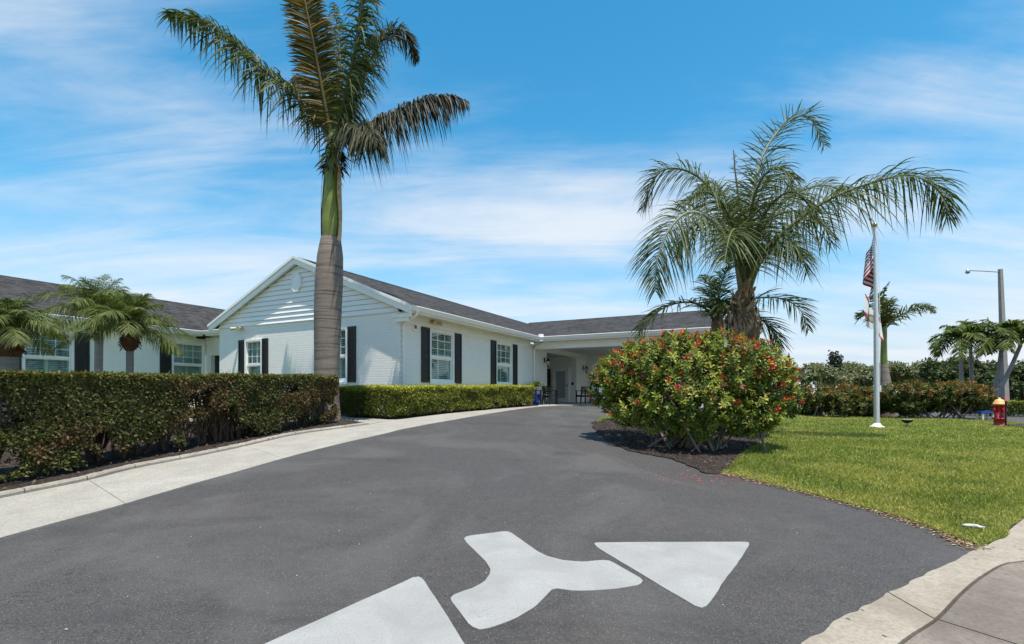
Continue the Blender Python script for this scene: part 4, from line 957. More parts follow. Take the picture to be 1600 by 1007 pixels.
def date_palm(px, Y, crown_y, L, nf, label, trunk_r, boot_r, seed, lean=0):
    x, y = gx(px, Y); root = empty('date_palm', (x, y, tz(x, y))); tag(root, label, 'palm tree', 'small date palms behind the tall hedge')
    c = at(px + lean, crown_y, Y)
    trunk(root, 'trunk', [(x, y, tz(x, y) - .05), (x + (c.x - x) * .5, y, (tz(x, y) + c.z) / 2), (c.x, c.y, c.z - .1)], [trunk_r * 1.25, trunk_r, trunk_r], M['grey_bark'], 12)
    m = MB(); o = Vector(root.location); m.lathe([(trunk_r * .9, -.50), (boot_r, -.36), (boot_r * 1.1, -.2), (boot_r * .7, .0), (boot_r * .55, .22)], 14, c - o); m.build('trunk_boot', M['boot_red'], root)
    fibres(root, 'boot_fibres', c + Vector((0, 0, -.15)), 140, .13, boot_r, ((.07, .03, .015), (.13, .06, .03)), M['litter'])
    nf = int(nf * 1.15)
    for k in range(nf):
        az = k * 2.39996 + seed; u = k / (nf - 1); el = 1.35 - 1.25 * u + rng.uniform(-.1, .1)
        ctrl = arch_ctrl(tuple(c + Vector((0, 0, .1))), az, el, L * rng.uniform(.85, 1.1), .36 + .22 * u)
        frond(root, ctrl, n=66, ll=.40 * L / 1.35, lw=.014, elev=(-.25, .45), droop=.55, bare=.10, fwd=.8, col=((.045, .070, .014), (.070, .100, .020), (.100, .135, .030), (.14, .16, .055)), rcol=(.12, .14, .05), rr=(.016, .004), seg=3)
date_palm(203, 11.6, 516, 1.3, 24, 'small palm with shaggy brown collar, rightmost of the three behind the tall hedge', .075, .17, .4)
date_palm(153, 13.4, 490, 1.55, 24, 'small palm with a bare grey trunk, middle of the three behind the hedge', .095, .15, 1.9, 2)
date_palm(12, 10.2, 522, 1.15, 22, 'squat thick-trunked small palm at the left edge, leftmost of three behind the hedge', .17, .24, 3.1)

def far_royal():
    Y = 22.6; x, y = gx(1383, Y); root = empty('royal_palm', (x, y, tz(x, y))); tag(root, 'short palm with a swollen grey trunk standing behind the flagpole', 'palm tree')
    p = [at(a, b, Y) for a, b in ((1383, 652), (1383, 625), (1382, 600), (1381, 570))]; p[0].z = tz(x, y) - .05
    trunk(root, 'trunk', p, [.40, .34, .26, .15], M['royal_bark'], 20)
    trunk(root, 'crownshaft', [at(1381, 571, Y), at(1381, 540, Y), at(1382, 505, Y)], [.14, .12, .10], M['shaft'], 14)
    D = dict(n=70, ll=.62, lw=.055, plume=True, droop=.35, bare=.1, fwd=.5, col=DARKG, rcol=(.09, .1, .04), rr=(.05, .01), seg=3)
    frond(root, PXF([(1382, 515, 0), (1400, 497, 0), (1425, 485, -.2), (1447, 479, -.3), (1458, 488, -.3)], Y), **D)
    frond(root, PXF([(1381, 515, 0), (1370, 500, 0), (1355, 491, 0), (1340, 493, 0)], Y), **D)
    frond(root, PXF([(1382, 512, 0), (1386, 485, -.4), (1388, 470, -.8), (1392, 475, -1.0)], Y), **{**D, 'col': ((.10, .10, .02), (.07, .08, .02))})
    frond(root, PXF([(1381, 512, 0), (1374, 480, .5), (1369, 462, .9), (1362, 468, 1.3)], Y), **D)
    frond(root, PXF([(1382, 512, 0), (1380, 475, 0), (1383, 452, 0), (1390, 441, 0)], Y), **{**D, 'n': 20, 'll': .15, 'bare': .6})
far_royal()
def manila_palm(px_base, px_top, top_y, Y, L, label, seed):
    x, y = gx(px_base, Y); root = empty('manila_palm', (x, y, tz(x, y))); tag(root, label, 'palm tree', 'slim palms by the street light')
    c = at(px_top, top_y, Y)
    mid = Vector(((x + c.x) / 2 + (c.x - x) * .12, y, (tz(x, y) + c.z) / 2))
    trunk(root, 'trunk', [(x, y, tz(x, y) - .05), tuple(mid), tuple(c - Vector((0, 0, .5)))], [.17, .10, .085], M['grey_bark'], 12)
    trunk(root, 'crownshaft', [tuple(c - Vector((0, 0, .52))), tuple(c)], [.09, .07], M['shaft'], 12)
    for k in range(13):
        u = k / 12; ctrl = arch_ctrl(tuple(c - Vector((0, 0, .05))), k * 2.4 + seed, 1.15 - 1.0 * u, L * rng.uniform(.85, 1.1), .45 + .35 * u)
        frond(root, ctrl, n=40, ll=.62, lw=.07, elev=(.1, .7), droop=.55, bare=.1, fwd=.5, col=((.07, .10, .02), (.11, .145, .03), (.05, .07, .015)), rcol=(.12, .14, .04), rr=(.03, .008), seg=3)
manila_palm(1504, 1501, 528, 29.0, 1.9, 'slim upright palm leftmost of the group beside the street light', .3)
manila_palm(1521, 1516, 522, 30.5, 1.9, 'slim palm leaning slightly left, second of the group beside the street light', 1.5)
manila_palm(1548, 1566, 524, 28.0, 2.1, 'palm with a leaning trunk crossing in front of the street light pole', 2.2)
manila_palm(1541, 1594, 527, 27.4, 2.0, 'palm with the most slanted trunk, crown behind the street light pole at the right edge', .9)

# ------------------------------------------------------------------ hedges
def hedge(name, label, A, B, thick, ztop0, ztop1, n, lsize, cols_top, cols_side, gapn, stems, seed, rusty=0.0, toplayer=.1):
    """clipped box hedge along A-B; leaves in a shell round the box, thinner where the noise says so"""
    A = np.array(A, float); Bp = np.array(B, float); d = Bp - A; Ln = np.linalg.norm(d); d /= Ln; nn = np.array([-d[1], d[0]])
    root = empty(name, (A[0] + d[0] * Ln / 2 + nn[0] * thick / 2, A[1] + d[1] * Ln / 2 + nn[1] * thick / 2, 0)); root.location.z = tz(root.location.x, root.location.y); tag(root, label, 'hedge')
    s = rng.uniform(0, Ln, n); k = rng.random(n)
    face = rng.choice(4, n, p=[.50, .34, .12, .04])              # front, top, back, ends
    dep = rng.exponential(.055, n); w = rng.uniform(0, thick, n); h = rng.random(n) ** .85
    w = np.where(face == 0, dep, np.where(face == 2, thick - dep, w)); s = np.where(face == 3, np.where(rng.random(n) < .5, dep, Ln - dep), s)
    bulge = .10 * (vnoise(np.c_[s * 1.3, h * 2, np.full(n, seed)]) - .5) + .05 * (vnoise(np.c_[s * 5, h * 5, np.full(n, seed)]) - .5)
    w = w - np.where(face == 0, bulge * 1.4, 0)
    xy = A + d * s[:, None] + nn * w[:, None]; zg = terrain(xy[:, 0], xy[:, 1]) + .10
    zt = ztop0 + (ztop1 - ztop0) * s / Ln + .05 * (vnoise(np.c_[s * 2.1, w * 2, np.full(n, seed + 9)]) - .5)
    z = np.where(face == 1, zt - dep * .8, zg + (zt - zg) * h)
    P = np.c_[xy, z]
    rel = (z - zg) / (zt - zg)
    g = vnoise(P * np.array([1.5, 1.5, 1.7]), 1.0) * .6 + vnoise(P, 4.2) * .4
    keep = (g > gapn + .17 * np.clip(1 - rel / .45, 0, 1) - .16 * (rel > .84)) | (face == 1)
    P, face, rel, dep = P[keep], face[keep], rel[keep], dep[keep]; m = len(P)
    out = np.where((face == 0)[:, None], np.r_[-nn, 0.15], np.where((face == 1)[:, None], np.array([0, 0, 1.0]), np.where((face == 2)[:, None], np.r_[nn, .1], np.r_[d, .1])))
    up = nrm(out + rng.normal(0, .55, (m, 3))); al = rdir(m) + out * .35; al = al - up * (al * up).sum(1, keepdims=True)
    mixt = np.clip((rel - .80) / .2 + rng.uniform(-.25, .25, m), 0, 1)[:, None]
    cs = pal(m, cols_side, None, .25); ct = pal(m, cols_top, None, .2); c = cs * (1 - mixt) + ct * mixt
    if rusty:
        rn = vnoise(P * np.array([.8, .8, 1.6]) + 31, 1.0) * .6 + vnoise(P + 7, 3.2) * .4; rk = (rn > 1 - rusty) & (rel < .93) & (rng.random(m) < .8); c[rk] = pal(int(rk.sum()), ((.13, .085, .035), (.095, .066, .028), (.17, .09, .035), (.08, .07, .03)), None, .3)
    V, T, C = scatter(P, al, up, lsize * rng.uniform(.7, 1.25, m), lsize * .52, c)
    o0 = np.array(root.location); fo = link('foliage', tri_mesh('foliage', V - o0, T, C), M['leaf'], root)
    # stems and twigs
    mb = MB(); o0v = Vector(root.location)
    for q in range(stems):
        t = rng.uniform(.1, Ln - .1); ww = thick * rng.uniform(.3, .7); p = A + d * t + nn * ww; zg0 = tz(*p) - .03; zt0 = ztop0 + (ztop1 - ztop0) * t / Ln
        H = zt0 - zg0
        for b in range(4):
            dx = rng.normal(0, .20); dw = (rng.uniform(.04, .96) * thick - ww); e = p + d * dx + nn * dw
            mid = p + (e - p) * .35 + d * rng.normal(0, .05)
            mb.tube([Vector((p[0], p[1], zg0)) - o0v, Vector((mid[0], mid[1], zg0 + H * .4)) - o0v, Vector((e[0], e[1], zg0 + H * rng.uniform(.75, .96))) - o0v], [.014, .010, .004], 5)
            for _ in range(3):
                f_ = rng.uniform(.25, .95); bp = Vector((p[0] + (e[0] - p[0]) * f_, p[1] + (e[1] - p[1]) * f_, zg0 + H * f_ * .85)); r_ = rdir(1)[0] * .22
                mb.tube([bp - o0v, bp + Vector((r_[0], r_[1], abs(r_[2]))) - o0v], [.005, .002], 4)
    mb.build('stems', M['twig'], root, fix=False)
    return root
# the line of the tall hedge follows the edging, half a metre behind it
hA = np.array(gp(-330, 832)) + np.array([-.12, .2]); hB = np.array(gp(527, 662)) + np.array([0, .05])
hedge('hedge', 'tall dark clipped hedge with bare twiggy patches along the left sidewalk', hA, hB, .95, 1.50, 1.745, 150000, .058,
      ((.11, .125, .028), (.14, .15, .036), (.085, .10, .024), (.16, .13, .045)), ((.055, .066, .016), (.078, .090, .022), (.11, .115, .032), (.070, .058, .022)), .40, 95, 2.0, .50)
rA = np.array(gp(617, 657)) + np.array([-.10, .05]); rB = np.array(gp(838, 635.2)) + np.array([-.1, 0])
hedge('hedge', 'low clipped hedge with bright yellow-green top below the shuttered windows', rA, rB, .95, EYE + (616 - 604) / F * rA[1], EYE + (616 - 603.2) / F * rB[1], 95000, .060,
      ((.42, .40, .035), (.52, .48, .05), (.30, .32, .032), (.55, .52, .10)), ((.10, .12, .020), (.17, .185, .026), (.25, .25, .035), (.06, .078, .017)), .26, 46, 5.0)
rC = rA + np.array([-.8886, .4587]) * 1.95
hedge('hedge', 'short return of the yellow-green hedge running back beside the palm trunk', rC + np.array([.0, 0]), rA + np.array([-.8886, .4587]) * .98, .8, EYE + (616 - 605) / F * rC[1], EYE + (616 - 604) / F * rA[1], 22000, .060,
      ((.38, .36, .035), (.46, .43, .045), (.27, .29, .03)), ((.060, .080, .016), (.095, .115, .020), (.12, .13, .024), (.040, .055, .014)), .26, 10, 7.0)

# ------------------------------------------------------------------ shrubs
def shrub(name, label, blobs, nclump, nleaf, ll, lw, cols, tips, stems, base, flowers=None, cat='shrub', group=None, tmpl=LEAF6, stem_r=.022, inner=.35, hollow=0.0, mat=None, clear=.08):
    """blobs: (x,y,z,rx,ry,rz) ellipsoids; leaf rosettes on their outside, some inside"""
    root = empty(name, (base[0], base[1], tz(base[0], base[1]))); tag(root, label, cat, group); o0 = np.array(root.location)
    Bb = np.array(blobs); vol = (Bb[:, 3] * Bb[:, 4] * Bb[:, 5]) ** (2 / 3); k = rng.choice(len(Bb), nclump, p=vol / vol.sum())
    d = rdir(nclump); r = np.where(rng.random(nclump) < inner, rng.uniform(.45, .9, nclump), rng.uniform(.88, 1.06, nclump))
    P = Bb[k, :3] + d * Bb[k, 3:] * r[:, None]
    # drop rosettes that lie deep inside another blob
    deep = np.zeros(nclump, bool)
    for b in Bb: deep |= (((P - b[:3]) / b[3:]) ** 2).sum(1) < .40
    low = P[:, 2] < terrain(P[:, 0], P[:, 1]) + clear * (.5 + vnoise(P, 1.6))
    P, d = P[~(deep | low)], d[~(deep | low)]; nc = len(P)
    if hollow:
        kk = vnoise(P, 2.2) > hollow; P, d = P[kk], d[kk]; nc = len(P)
    ax = nrm(d + np.array([0, 0, .75]) + rng.normal(0, .25, (nc, 3)))
    a1 = nrm(np.cross(ax, np.array([.31, .77, .55]))); a2 = np.cross(ax, a1)
    q = np.repeat(np.arange(nc), nleaf); n = len(q); th = np.tile(np.arange(nleaf) * 2.4, nc) + rng.uniform(0, 6.3, nc)[q]; lift = np.tile(np.linspace(-.35, 1.0, nleaf), nc) + rng.normal(0, .18, n)
    rad = a1[q] * np.cos(th)[:, None] + a2[q] * np.sin(th)[:, None]
    al = nrm(rad * np.cos(lift)[:, None] + ax[q] * np.sin(lift)[:, None]); up = nrm(ax[q] * np.cos(lift)[:, None] - rad * np.sin(lift)[:, None] + rng.normal(0, .2, (n, 3)))
    pos = P[q] + ax[q] * (np.tile(np.linspace(-.07, .04, nleaf), nc))[:, None] * (ll / .09)
    cc = pal(nc, cols, None, .15)[q] * (1 + rng.uniform(-.2, .2, (n, 1)))
    if tips is not None:
        tp = rng.random(nc) < tips[0]; hi = P[:, 2] > np.quantile(P[:, 2], tips[2]); tsel = (tp & hi)[q] & (np.tile(np.arange(nleaf), nc) > nleaf * .45); cc[tsel] = pal(int(tsel.sum()), tips[1], None, .25)
    V, T, C = scatter(pos, al, up, ll * rng.uniform(.7, 1.2, n), lw, cc, tmpl)
    link('foliage', tri_mesh('foliage', V - o0, T, C), mat or M['leaf'], root)
    mb = MB(); ov = Vector(root.location)
    for b in range(stems):
        b0 = Vector((base[0] + rng.normal(0, .16 * base[2]), base[1] + rng.normal(0, .12 * base[2]), 0)); b0.z = tz(b0.x, b0.y) - .03
        e = P[rng.integers(nc)] * .85 + Bb[rng.integers(len(Bb)), :3] * .15; e = Vector(e); md = b0.lerp(e, .4) + Vector((rng.normal(0, .06), rng.normal(0, .06), .08))
        mb.tube([b0 - ov, md - ov, e - ov], [stem_r * rng.uniform(.7, 1.2), stem_r * .6, stem_r * .2], 6)
    mb.build('stems', M['stem'], root, fix=False)
    if flowers:
        nf, cols_f, size, bias = flowers; w = np.clip((P[:, 2] - P[:, 2].min()) / np.ptp(P[:, 2]), .05, 1) ** bias * ((d[:, 1] < .45) + .1); w /= w.sum(); idx = rng.choice(nc, nf, p=w, replace=False)
        parts = []
        for i in idx:
            cpos = P[i] + ax[i] * ll * .9; npet = rng.integers(9, 18); dd = nrm(rdir(npet) + ax[i] * .9); o_ = cpos + rdir(npet) * size * .75
            parts.append(scatter(o_, dd, rdir(npet), size * rng.uniform(.6, 1.1, npet), size * .6, pal(npet, cols_f, None, .2)))
            # stalk
            parts.append(scatter(np.array([P[i]]), np.array([ax[i]]), rdir(1), np.array([ll * 1.0]), .012, np.array([[.10, .05, .03]])))
        V, T, C = join_arr(parts); link('flowers', tri_mesh('flowers', V - o0, T, C), M['petal'], root)
    return root
RED = ((.62, .020, .022), (.74, .05, .030), (.52, .012, .03), (.80, .12, .05))
def big_bush():
    Y0 = 9.4
    bl = []
    for px, py, dy, rx, ry, rz in ((1000, 590, .9, 62, 70, 52), (965, 600, .8, 40, 50, 45), (1055, 581, .2, 75, 85, 56), (1120, 579, .0, 75, 85, 56), (1175, 590, .2, 52, 65, 52), (1205, 620, .3, 36, 48, 36), (1080, 625, -.45, 85, 60, 50), (1010, 635, .15, 55, 60, 45), (1150, 640, -.2, 60, 55, 42), (1040, 655, -.1, 50, 45, 34), (1110, 665, -.5, 55, 42, 26)):
        Y = Y0 + dy; p = at(px, py, Y); bl.append((p.x, p.y, p.z, rx / F * Y, ry / F * Y, rz / F * Y))
    b = gx(1085, 9.35)
    shrub('flowering_shrub', 'large rounded shrub with glossy green leaves and scattered red flowers beside the driveway', bl, 3600, 15, .098, .042,
          ((.11, .150, .020), (.165, .205, .028), (.22, .26, .04), (.075, .105, .018), (.29, .30, .06)), (.22, ((.16, .055, .02), (.20, .09, .03), (.14, .10, .03)), .35), 60, (b[0], b[1], 2.6), (150, RED, .050, .8), inner=.30, stem_r=.024, mat=M['gloss_leaf'], clear=.34)
big_bush()
def far_shrub(px0, px1, top, basey, Y, label, reds, seed, hollow=.0):
    bl = []; n = max(4, int((px1 - px0) / 16)); w = (px1 - px0) / F * Y
    for i in range(n):
        for lay in range(2):
            px = px0 + (px1 - px0) * (i + .5) / n + rng.uniform(-5, 5); py = top + 15 + lay * 14 + rng.uniform(-3, 4); p = at(px, py, Y + rng.uniform(-.4, .5)); bl.append((p.x, p.y, p.z, .52, .55, .40))
    c = gx((px0 + px1) / 2, Y)
    shrub('red_tipped_shrub', label, bl, 900, 12, .13, .062, ((.060, .078, .014), (.085, .100, .020), (.042, .054, .011), (.11, .12, .026)), (.42 * reds, ((.20, .075, .024), (.24, .11, .03), (.16, .11, .03)), .5), 22, (c[0], c[1], 2.2), None, group='shrubs between lawn and car park', tmpl=LEAF4, stem_r=.03, inner=.35)
far_shrub(1238, 1322, 603, 648, 21.2, 'loose twiggy-based shrub just right of the big flowering shrub', 1.0, 1)
far_shrub(1318, 1376, 604, 649, 21.6, 'dark shrub just left of the flagpole at the back of the lawn', .8, 2)
far_shrub(1393, 1468, 600, 652, 20.6, 'dense shrub just right of the palm behind the flagpole', .9, 3)
far_shrub(1452, 1536, 599, 653, 20.2, 'reddish-topped rounded shrub left of the fire hydrant', 1.4, 4)
hy0 = gx(1528, 22.5); hy1 = gx(1680, 22.0)
hedge('hedge', 'low yellow-green hedge behind the fire hydrant at the right edge', hy0, hy1, .9, EYE - 13 / F * 22.3, EYE - 13 / F * 22.3, 22000, .09, ((.20, .22, .03), (.25, .25, .04)), ((.07, .09, .018), (.11, .13, .024), (.05, .065, .015)), .22, 14, 11.0)

# ------------------------------------------------------------------ background trees
def tree(px, Y, top, rx, label, cols, name='broadleaf_tree', low=600, n=9000, ls=.34, seed=0, open_=.42):
    x, y = gx(px, Y); zt = EYE + (616 - top + 9) / F * Y; zl = EYE + (616 - low) / F * Y
    root = empty(name, (x, y, tz(x, y))); tag(root, label, 'tree', 'trees beyond the car park'); o0 = np.array(root.location)
    R_ = rx * 1.35 / F * Y; nb = 14
    bl = [(x + rng.uniform(-.75, .75) * R_, y + rng.uniform(-.6, .6) * R_, zl + (zt - zl) * rng.uniform(.25, .85), R_ * rng.uniform(.28, .5), R_ * rng.uniform(.3, .5), (zt - zl) * rng.uniform(.18, .34)) for _ in range(nb)]
    Bb = np.array(bl); k = rng.integers(0, nb, n); d = rdir(n); P = Bb[k, :3] + d * Bb[k, 3:] * (rng.random(n) ** .4)[:, None]
    kk = (vnoise(P, .9) * .5 + vnoise(P, 2.4) * .5) > open_; P, d = P[kk], d[kk]; m = len(P)
    V, T, C = scatter(P, rdir(m), nrm(d + np.array([0, 0, .8]) + rng.normal(0, .4, (m, 3))), ls * rng.uniform(.6, 1.3, m), ls * .55, pal(m, cols, None, .25))
    link('crown', tri_mesh('crown', V - o0, T, C), M['leaf'], root)
    mb = MB(); ov = Vector(root.location); t0 = Vector((x, y, tz(x, y) - .05)); fork = Vector((x, y, zl * .6 + .4))
    mb.tube([t0 - ov, fork - ov], [.16, .12], 8)
    for b in bl[:6]: mb.tube([fork - ov, (fork.lerp(Vector(b[:3]), .5) + Vector((0, 0, .2))) - ov, Vector(b[:3]) - ov], [.10, .06, .02], 6)
    mb.build('trunk', M['stem'], root, fix=False)
OL_HAZY = ((.14, .155, .075), (.18, .19, .10), (.11, .125, .06), (.22, .205, .125))  # olive leaves, lightened so the haze of distance is in the colour
DG = ((.055, .075, .026), (.075, .095, .032), (.042, .058, .020))
for a in ((1258, 60, 578, 26, 'pale grey-green tree at the left end of the far tree line', OL_HAZY, 597, 1), (1285, 52, 584, 24, 'low bushy tree below the dark ivy-covered snag', OL_HAZY, 602, 2),
          (1330, 56, 588, 30, 'rounded olive tree between the ivy-covered snag and the flagpole', OL_HAZY, 606, 3), (1322, 66, 576, 26, 'thin airy tree right behind the ivy-covered snag', OL_HAZY, 592, 4),
          (1358, 58, 578, 22, 'pale tree top showing just left of the flagpole', OL_HAZY, 600, 5), (1408, 60, 576, 24, 'loose-crowned pale tree right of the palm behind the flagpole', OL_HAZY, 604, 6),
          (1432, 64, 577, 20, 'small open-crowned tree at the gap before the slim palms', OL_HAZY, 602, 7), (1385, 70, 584, 30, 'wide hazy tree behind the swollen-trunk palm', OL_HAZY, 606, 8),
          (1490, 48, 575, 26, 'dark tree behind the leftmost slim palm', DG, 606, 9), (1525, 50, 567, 34, 'broad dark green tree behind the slim palms', DG, 604, 10), (1455, 70, 597, 24, 'low tree line bush left of the slim palms', DG, 610, 12),
          (1592, 40, 584, 26, 'dark leafy tree at the right edge behind the street light', DG, 634, 11), (1640, 45, 575, 34, 'dark tree partly cut by the right picture edge', DG, 630, 13), (1556, 44, 596, 22, 'low dark tree filling the gap behind the hydrant', DG, 632, 14)):
    tree(a[0], a[1], a[2], a[3], a[4], a[5], low=a[6], open_=.44 if a[5] is DG else .49)
def snag():
    Y = 58; x, y = gx(1303, Y); root = empty('ivy_covered_snag', (x, y, tz(x, y))); tag(root, 'dark forked dead trunk wrapped in ivy rising above the far trees', 'tree'); o0 = np.array(root.location); ov = Vector(root.location)
    arms = [[(1302, 640), (1302, 600), (1302, 575), (1300, 553)], [(1302, 590), (1306, 570), (1307, 552)], [(1303, 588), (1310, 572), (1314, 557)], [(1302, 592), (1298, 570), (1299, 551)]]
    mb = MB(); parts = []
    for A in arms:
        P = [at(a, b, Y) for a, b in A]; mb.tube([p - ov for p in P], .14, 6)
        Q, _ = resamp3([tuple(p) for p in P], 260); Q = Q + rng.normal(0, .13, Q.shape); parts.append(scatter(Q, rdir(260), rdir(260), .26, .2, pal(260, ((.018, .028, .012), (.03, .04, .016)), None, .3)))
    mb.build('trunk', M['stem'], root, fix=False); V, T, C = join_arr(parts); link('ivy', tri_mesh('ivy', V - o0, T, C), M['leaf'], root)
snag()
#SPLIT3

# ------------------------------------------------------------------ flagpole and flags
def flagpole():
    Y = 15.0; x, y = gx(1370, Y); z0 = tz(x, y) + .02; root = empty('flagpole', (x, y, z0)); tag(root, 'tall white flagpole with a gold ball standing on the lawn', 'flagpole')
    H = EYE + (616 - 357) / F * Y - z0
    MB().tube([(0, 0, 0), (-.02, 0, H * .5), (-.06, 0, H)], [.075, .065, .04], 14).build('pole', M['pole'], root)
    MB().lathe([(.19, 0), (.19, .025), (.12, .05), (.085, .12)], 18).build('base_flange', M['white'], root)
    MB().lathe([(.01, -.07), (.045, -.055), (.07, -.02), (.07, .02), (.045, .055), (.01, .07)], 14, (-.06, 0, H + .10)).build('finial_ball', M['gold'], root)
    MB().tube([(-.06, 0, H - .02), (-.06, 0, H + .05)], .03, 10).build('truck', M['gold'], root)
    MB().tube([(.05, -.05, 1.1), (.06, -.05, H * .5), (.02, -.03, H - .08)], .008, 5).build('halyard', M['white'], root)
    MB().box(.06, .13, -.02, .02, 1.05, 1.25, bev=.01).build('cleat', M['pole'], root)
    return x, y, z0, H
FPX, FPY, FPZ, FPH = flagpole()
def flag(name, label, top_y, bot_y, wl, wr, mat, seed, h, fly):
    ztop = EYE + (616 - top_y) / F * FPY; zbot = EYE + (616 - bot_y) / F * FPY; tot = ztop - zbot
    root = empty(name, (FPX - .03, FPY + .06, zbot)); tag(root, label, 'flag', 'flags hanging limp from the flagpole')
    nu, nv = 44, 28; me = bpy.data.meshes.new('cloth'); V = []; UV = []
    drop = tot - h
    for j in range(nv + 1):
        for i in range(nu + 1):
            a, b = i / nu, j / nv
            zz_ = ztop - b * h - drop * (a ** .8) + .03 * math.sin(a * 9 + seed)
            spread = .25 + .75 * min(1, (ztop - zz_) / tot)
            xx_ = ((a - .5) * .80 + .05 * math.sin(a * 13 + b)) * (.45 + .55 * spread) if 'saltire' in name else (-(wl) * math.sin(a * 2.6) * .9 + wr * math.sin(a * 7.5 + seed + b * .8) * .8 + .09 * a) * spread
            yy_ = .07 + .11 * (1 - math.cos(a * 11 + seed * 2 + b * 1.2)) * (.3 + .7 * a)
            V.append((FPX - .03 + xx_ - root.location.x, FPY + yy_ - root.location.y, zz_ - root.location.z)); UV.append((a, b))
    Fc = [(j * (nu + 1) + i, j * (nu + 1) + i + 1, (j + 1) * (nu + 1) + i + 1, (j + 1) * (nu + 1) + i) for j in range(nv) for i in range(nu)]
    me.from_pydata(V, [], Fc); uvl = me.uv_layers.new(name='UVMap')
    for l in me.loops: uvl.data[l.index].uv = UV[l.vertex_index]
    for p in me.polygons: p.use_smooth = True
    link('cloth', me, mat, root)
    MB().tube([(0, -.03, ztop - root.location.z), (0, -.03, ztop - h - root.location.z)], .012, 6).build('hoist_tape', M['white'], root)
flag('striped_flag', 'red and white striped flag with blue starred corner, upper flag on the pole', 364, 460, .30, .17, mk_flag('stripes'), 1.1, .95, 1.5)
flag('saltire_flag', 'white flag with red diagonal cross and round seal, lower flag on the pole', 458, 531, .34, .26, mk_flag('saltire'), 2.0, .62, 1.2)

# lawn spotlight
def spotlight():
    Y = 15.0; x, y = gx(1417.5, Y); z = tz(x, y) + .02; root = empty('lawn_spotlight', (x, y, z)); tag(root, 'small black flat-topped lawn spotlight on the grass right of the flagpole', 'light fixture')
    MB().tube([(0, 0, 0), (0, 0, .13)], .022, 8).build('stake', M['galv'], root)
    MB().box(-.05, .05, -.04, .04, 0, .06, bev=.01).build('base', M['conc_pole'], root)
    MB().lathe([(.05, .12), (.11, .15), (.14, .19), (.14, .22)], 16).build('housing', M['blackmetal'], root)
    MB().lathe([(.125, .221), (.125, .228)], 16).build('lens', M['lamp_glass'], root)
spotlight()

# hydrant, marker post
def hydrant():
    Y = 15.6; x, y = gx(1561.5, Y); z = tz(x, y) + .01; root = empty('fire_hydrant', (x, y, z)); tag(root, 'red fire hydrant with orange bonnet at the edge of the lawn', 'fire hydrant')
    MB().lathe([(.17, 0), (.17, .03), (.135, .04), (.135, .20), (.165, .205), (.165, .25), (.125, .255), (.118, .60), (.15, .61), (.15, .66)], 22).build('barrel', M['hyd_red'], root)
    MB().lathe([(.155, .662), (.165, .69), (.15, .70), (.13, .76), (.09, .815), (.04, .835), (.03, .84), (.03, .88), (.012, .885)], 20).build('bonnet', M['hyd_orange'], root)
    for dx, dy, r, l in ((1, 0, .055, .20), (-1, 0, .055, .20), (0, -1, .075, .19)):
        MB().tube([(dx * .09, dy * .09, .50), (dx * (l - .05), dy * (l - .05), .50), (dx * (l - .05), dy * (l - .05), .50), (dx * l, dy * l, .50)], [r * .85, r * .85, r, r], 14).build('outlet_cap', M['hyd_red'], root)
    m = MB()
    for k in range(8): a = k * math.pi / 4 + .2; m.lathe([(.012, .25), (.012, .27)], 6, (math.cos(a) * .148, math.sin(a) * .148, 0))
    o = m.build('bolts', M['hyd_red'], root); o['kind'] = 'stuff'
hydrant()
def marker_post():
    x, y = gx(1571.5, 15.3); z = tz(x, y); root = empty('marker_post', (x, y, z)); tag(root, 'slim black marker post with a small faded red tag in front of the hydrant', 'post')
    MB().box(-.022, .022, -.015, .015, 0, .80, bev=.004).build('post', M['blackmetal'], root)
    MB().box(-.05, .07, -.022, -.017, .80, .96).build('marker_tag', simple('faded_red_tag', (.55, .22, .20), .6, var=.3), root)
marker_post()
def stool():
    Y = 19.2; x, y = gx(1539, Y); z = tz(x, y); root = empty('low_stand', (x, y, z)); tag(root, 'small blue-topped stand on short cream legs left of the hydrant', 'stand')
    MB().box(-.28, .28, -.16, .16, .26, .33, bev=.02).build('top', M['blue'], root)
    MB().box(-.10, .12, -.10, .10, .33, .37, bev=.015).build('lid', M['blue'], root)
    for sx in (-1, 1):
        for sy in (-1, 1): MB().box(sx * .20 - .035, sx * .20 + .035, sy * .11 - .03, sy * .11 + .03, 0, .26, bev=.008).build('leg', M['cream'], root)
stool()
drape('mulch_bed', [gx(1566, 15.9), gx(1600, 14.6), gx(1660, 13.6), gx(1670, 15.2), gx(1600, 16.3)], .05, M['mulch'], kind='structure')

# street light
def street_light():
    Y = 31.0; x, y = gx(1571, Y); z = tz(x, y); root = empty('street_light', (x, y, z)); tag(root, 'tall tapered concrete street light pole with a thin side arm at the right', 'street light')
    t = at(1563, 421, Y); top = t - Vector((x, y, z))
    m = MB(); a0, a1 = .15, .085
    m.add([(-a0, -a0, 0), (a0, -a0, 0), (a0, a0, 0), (-a0, a0, 0), (top.x - a1, -a1, top.z), (top.x + a1, -a1, top.z), (top.x + a1, a1, top.z), (top.x - a1, a1, top.z)], [(0, 3, 2, 1), (4, 5, 6, 7), (0, 1, 5, 4), (1, 2, 6, 5), (2, 3, 7, 6), (3, 0, 4, 7)])
    m.build('pole', M['conc_pole'], root)
    e = at(1513, 423, Y) - Vector((x, y, z))
    MB().tube([(top.x - a1, 0, top.z - .18), (top.x - 1.0, 0, top.z - .12), (e.x, 0, e.z)], .028, 8).build('arm', M['galv'], root)
    MB().lathe([(.05, -.20), (.13, -.14), (.10, -.02), (.05, .06), (.02, .10)], 12, (e.x - .04, 0, e.z)).build('lamp_head', M['galv'], root)
street_light()

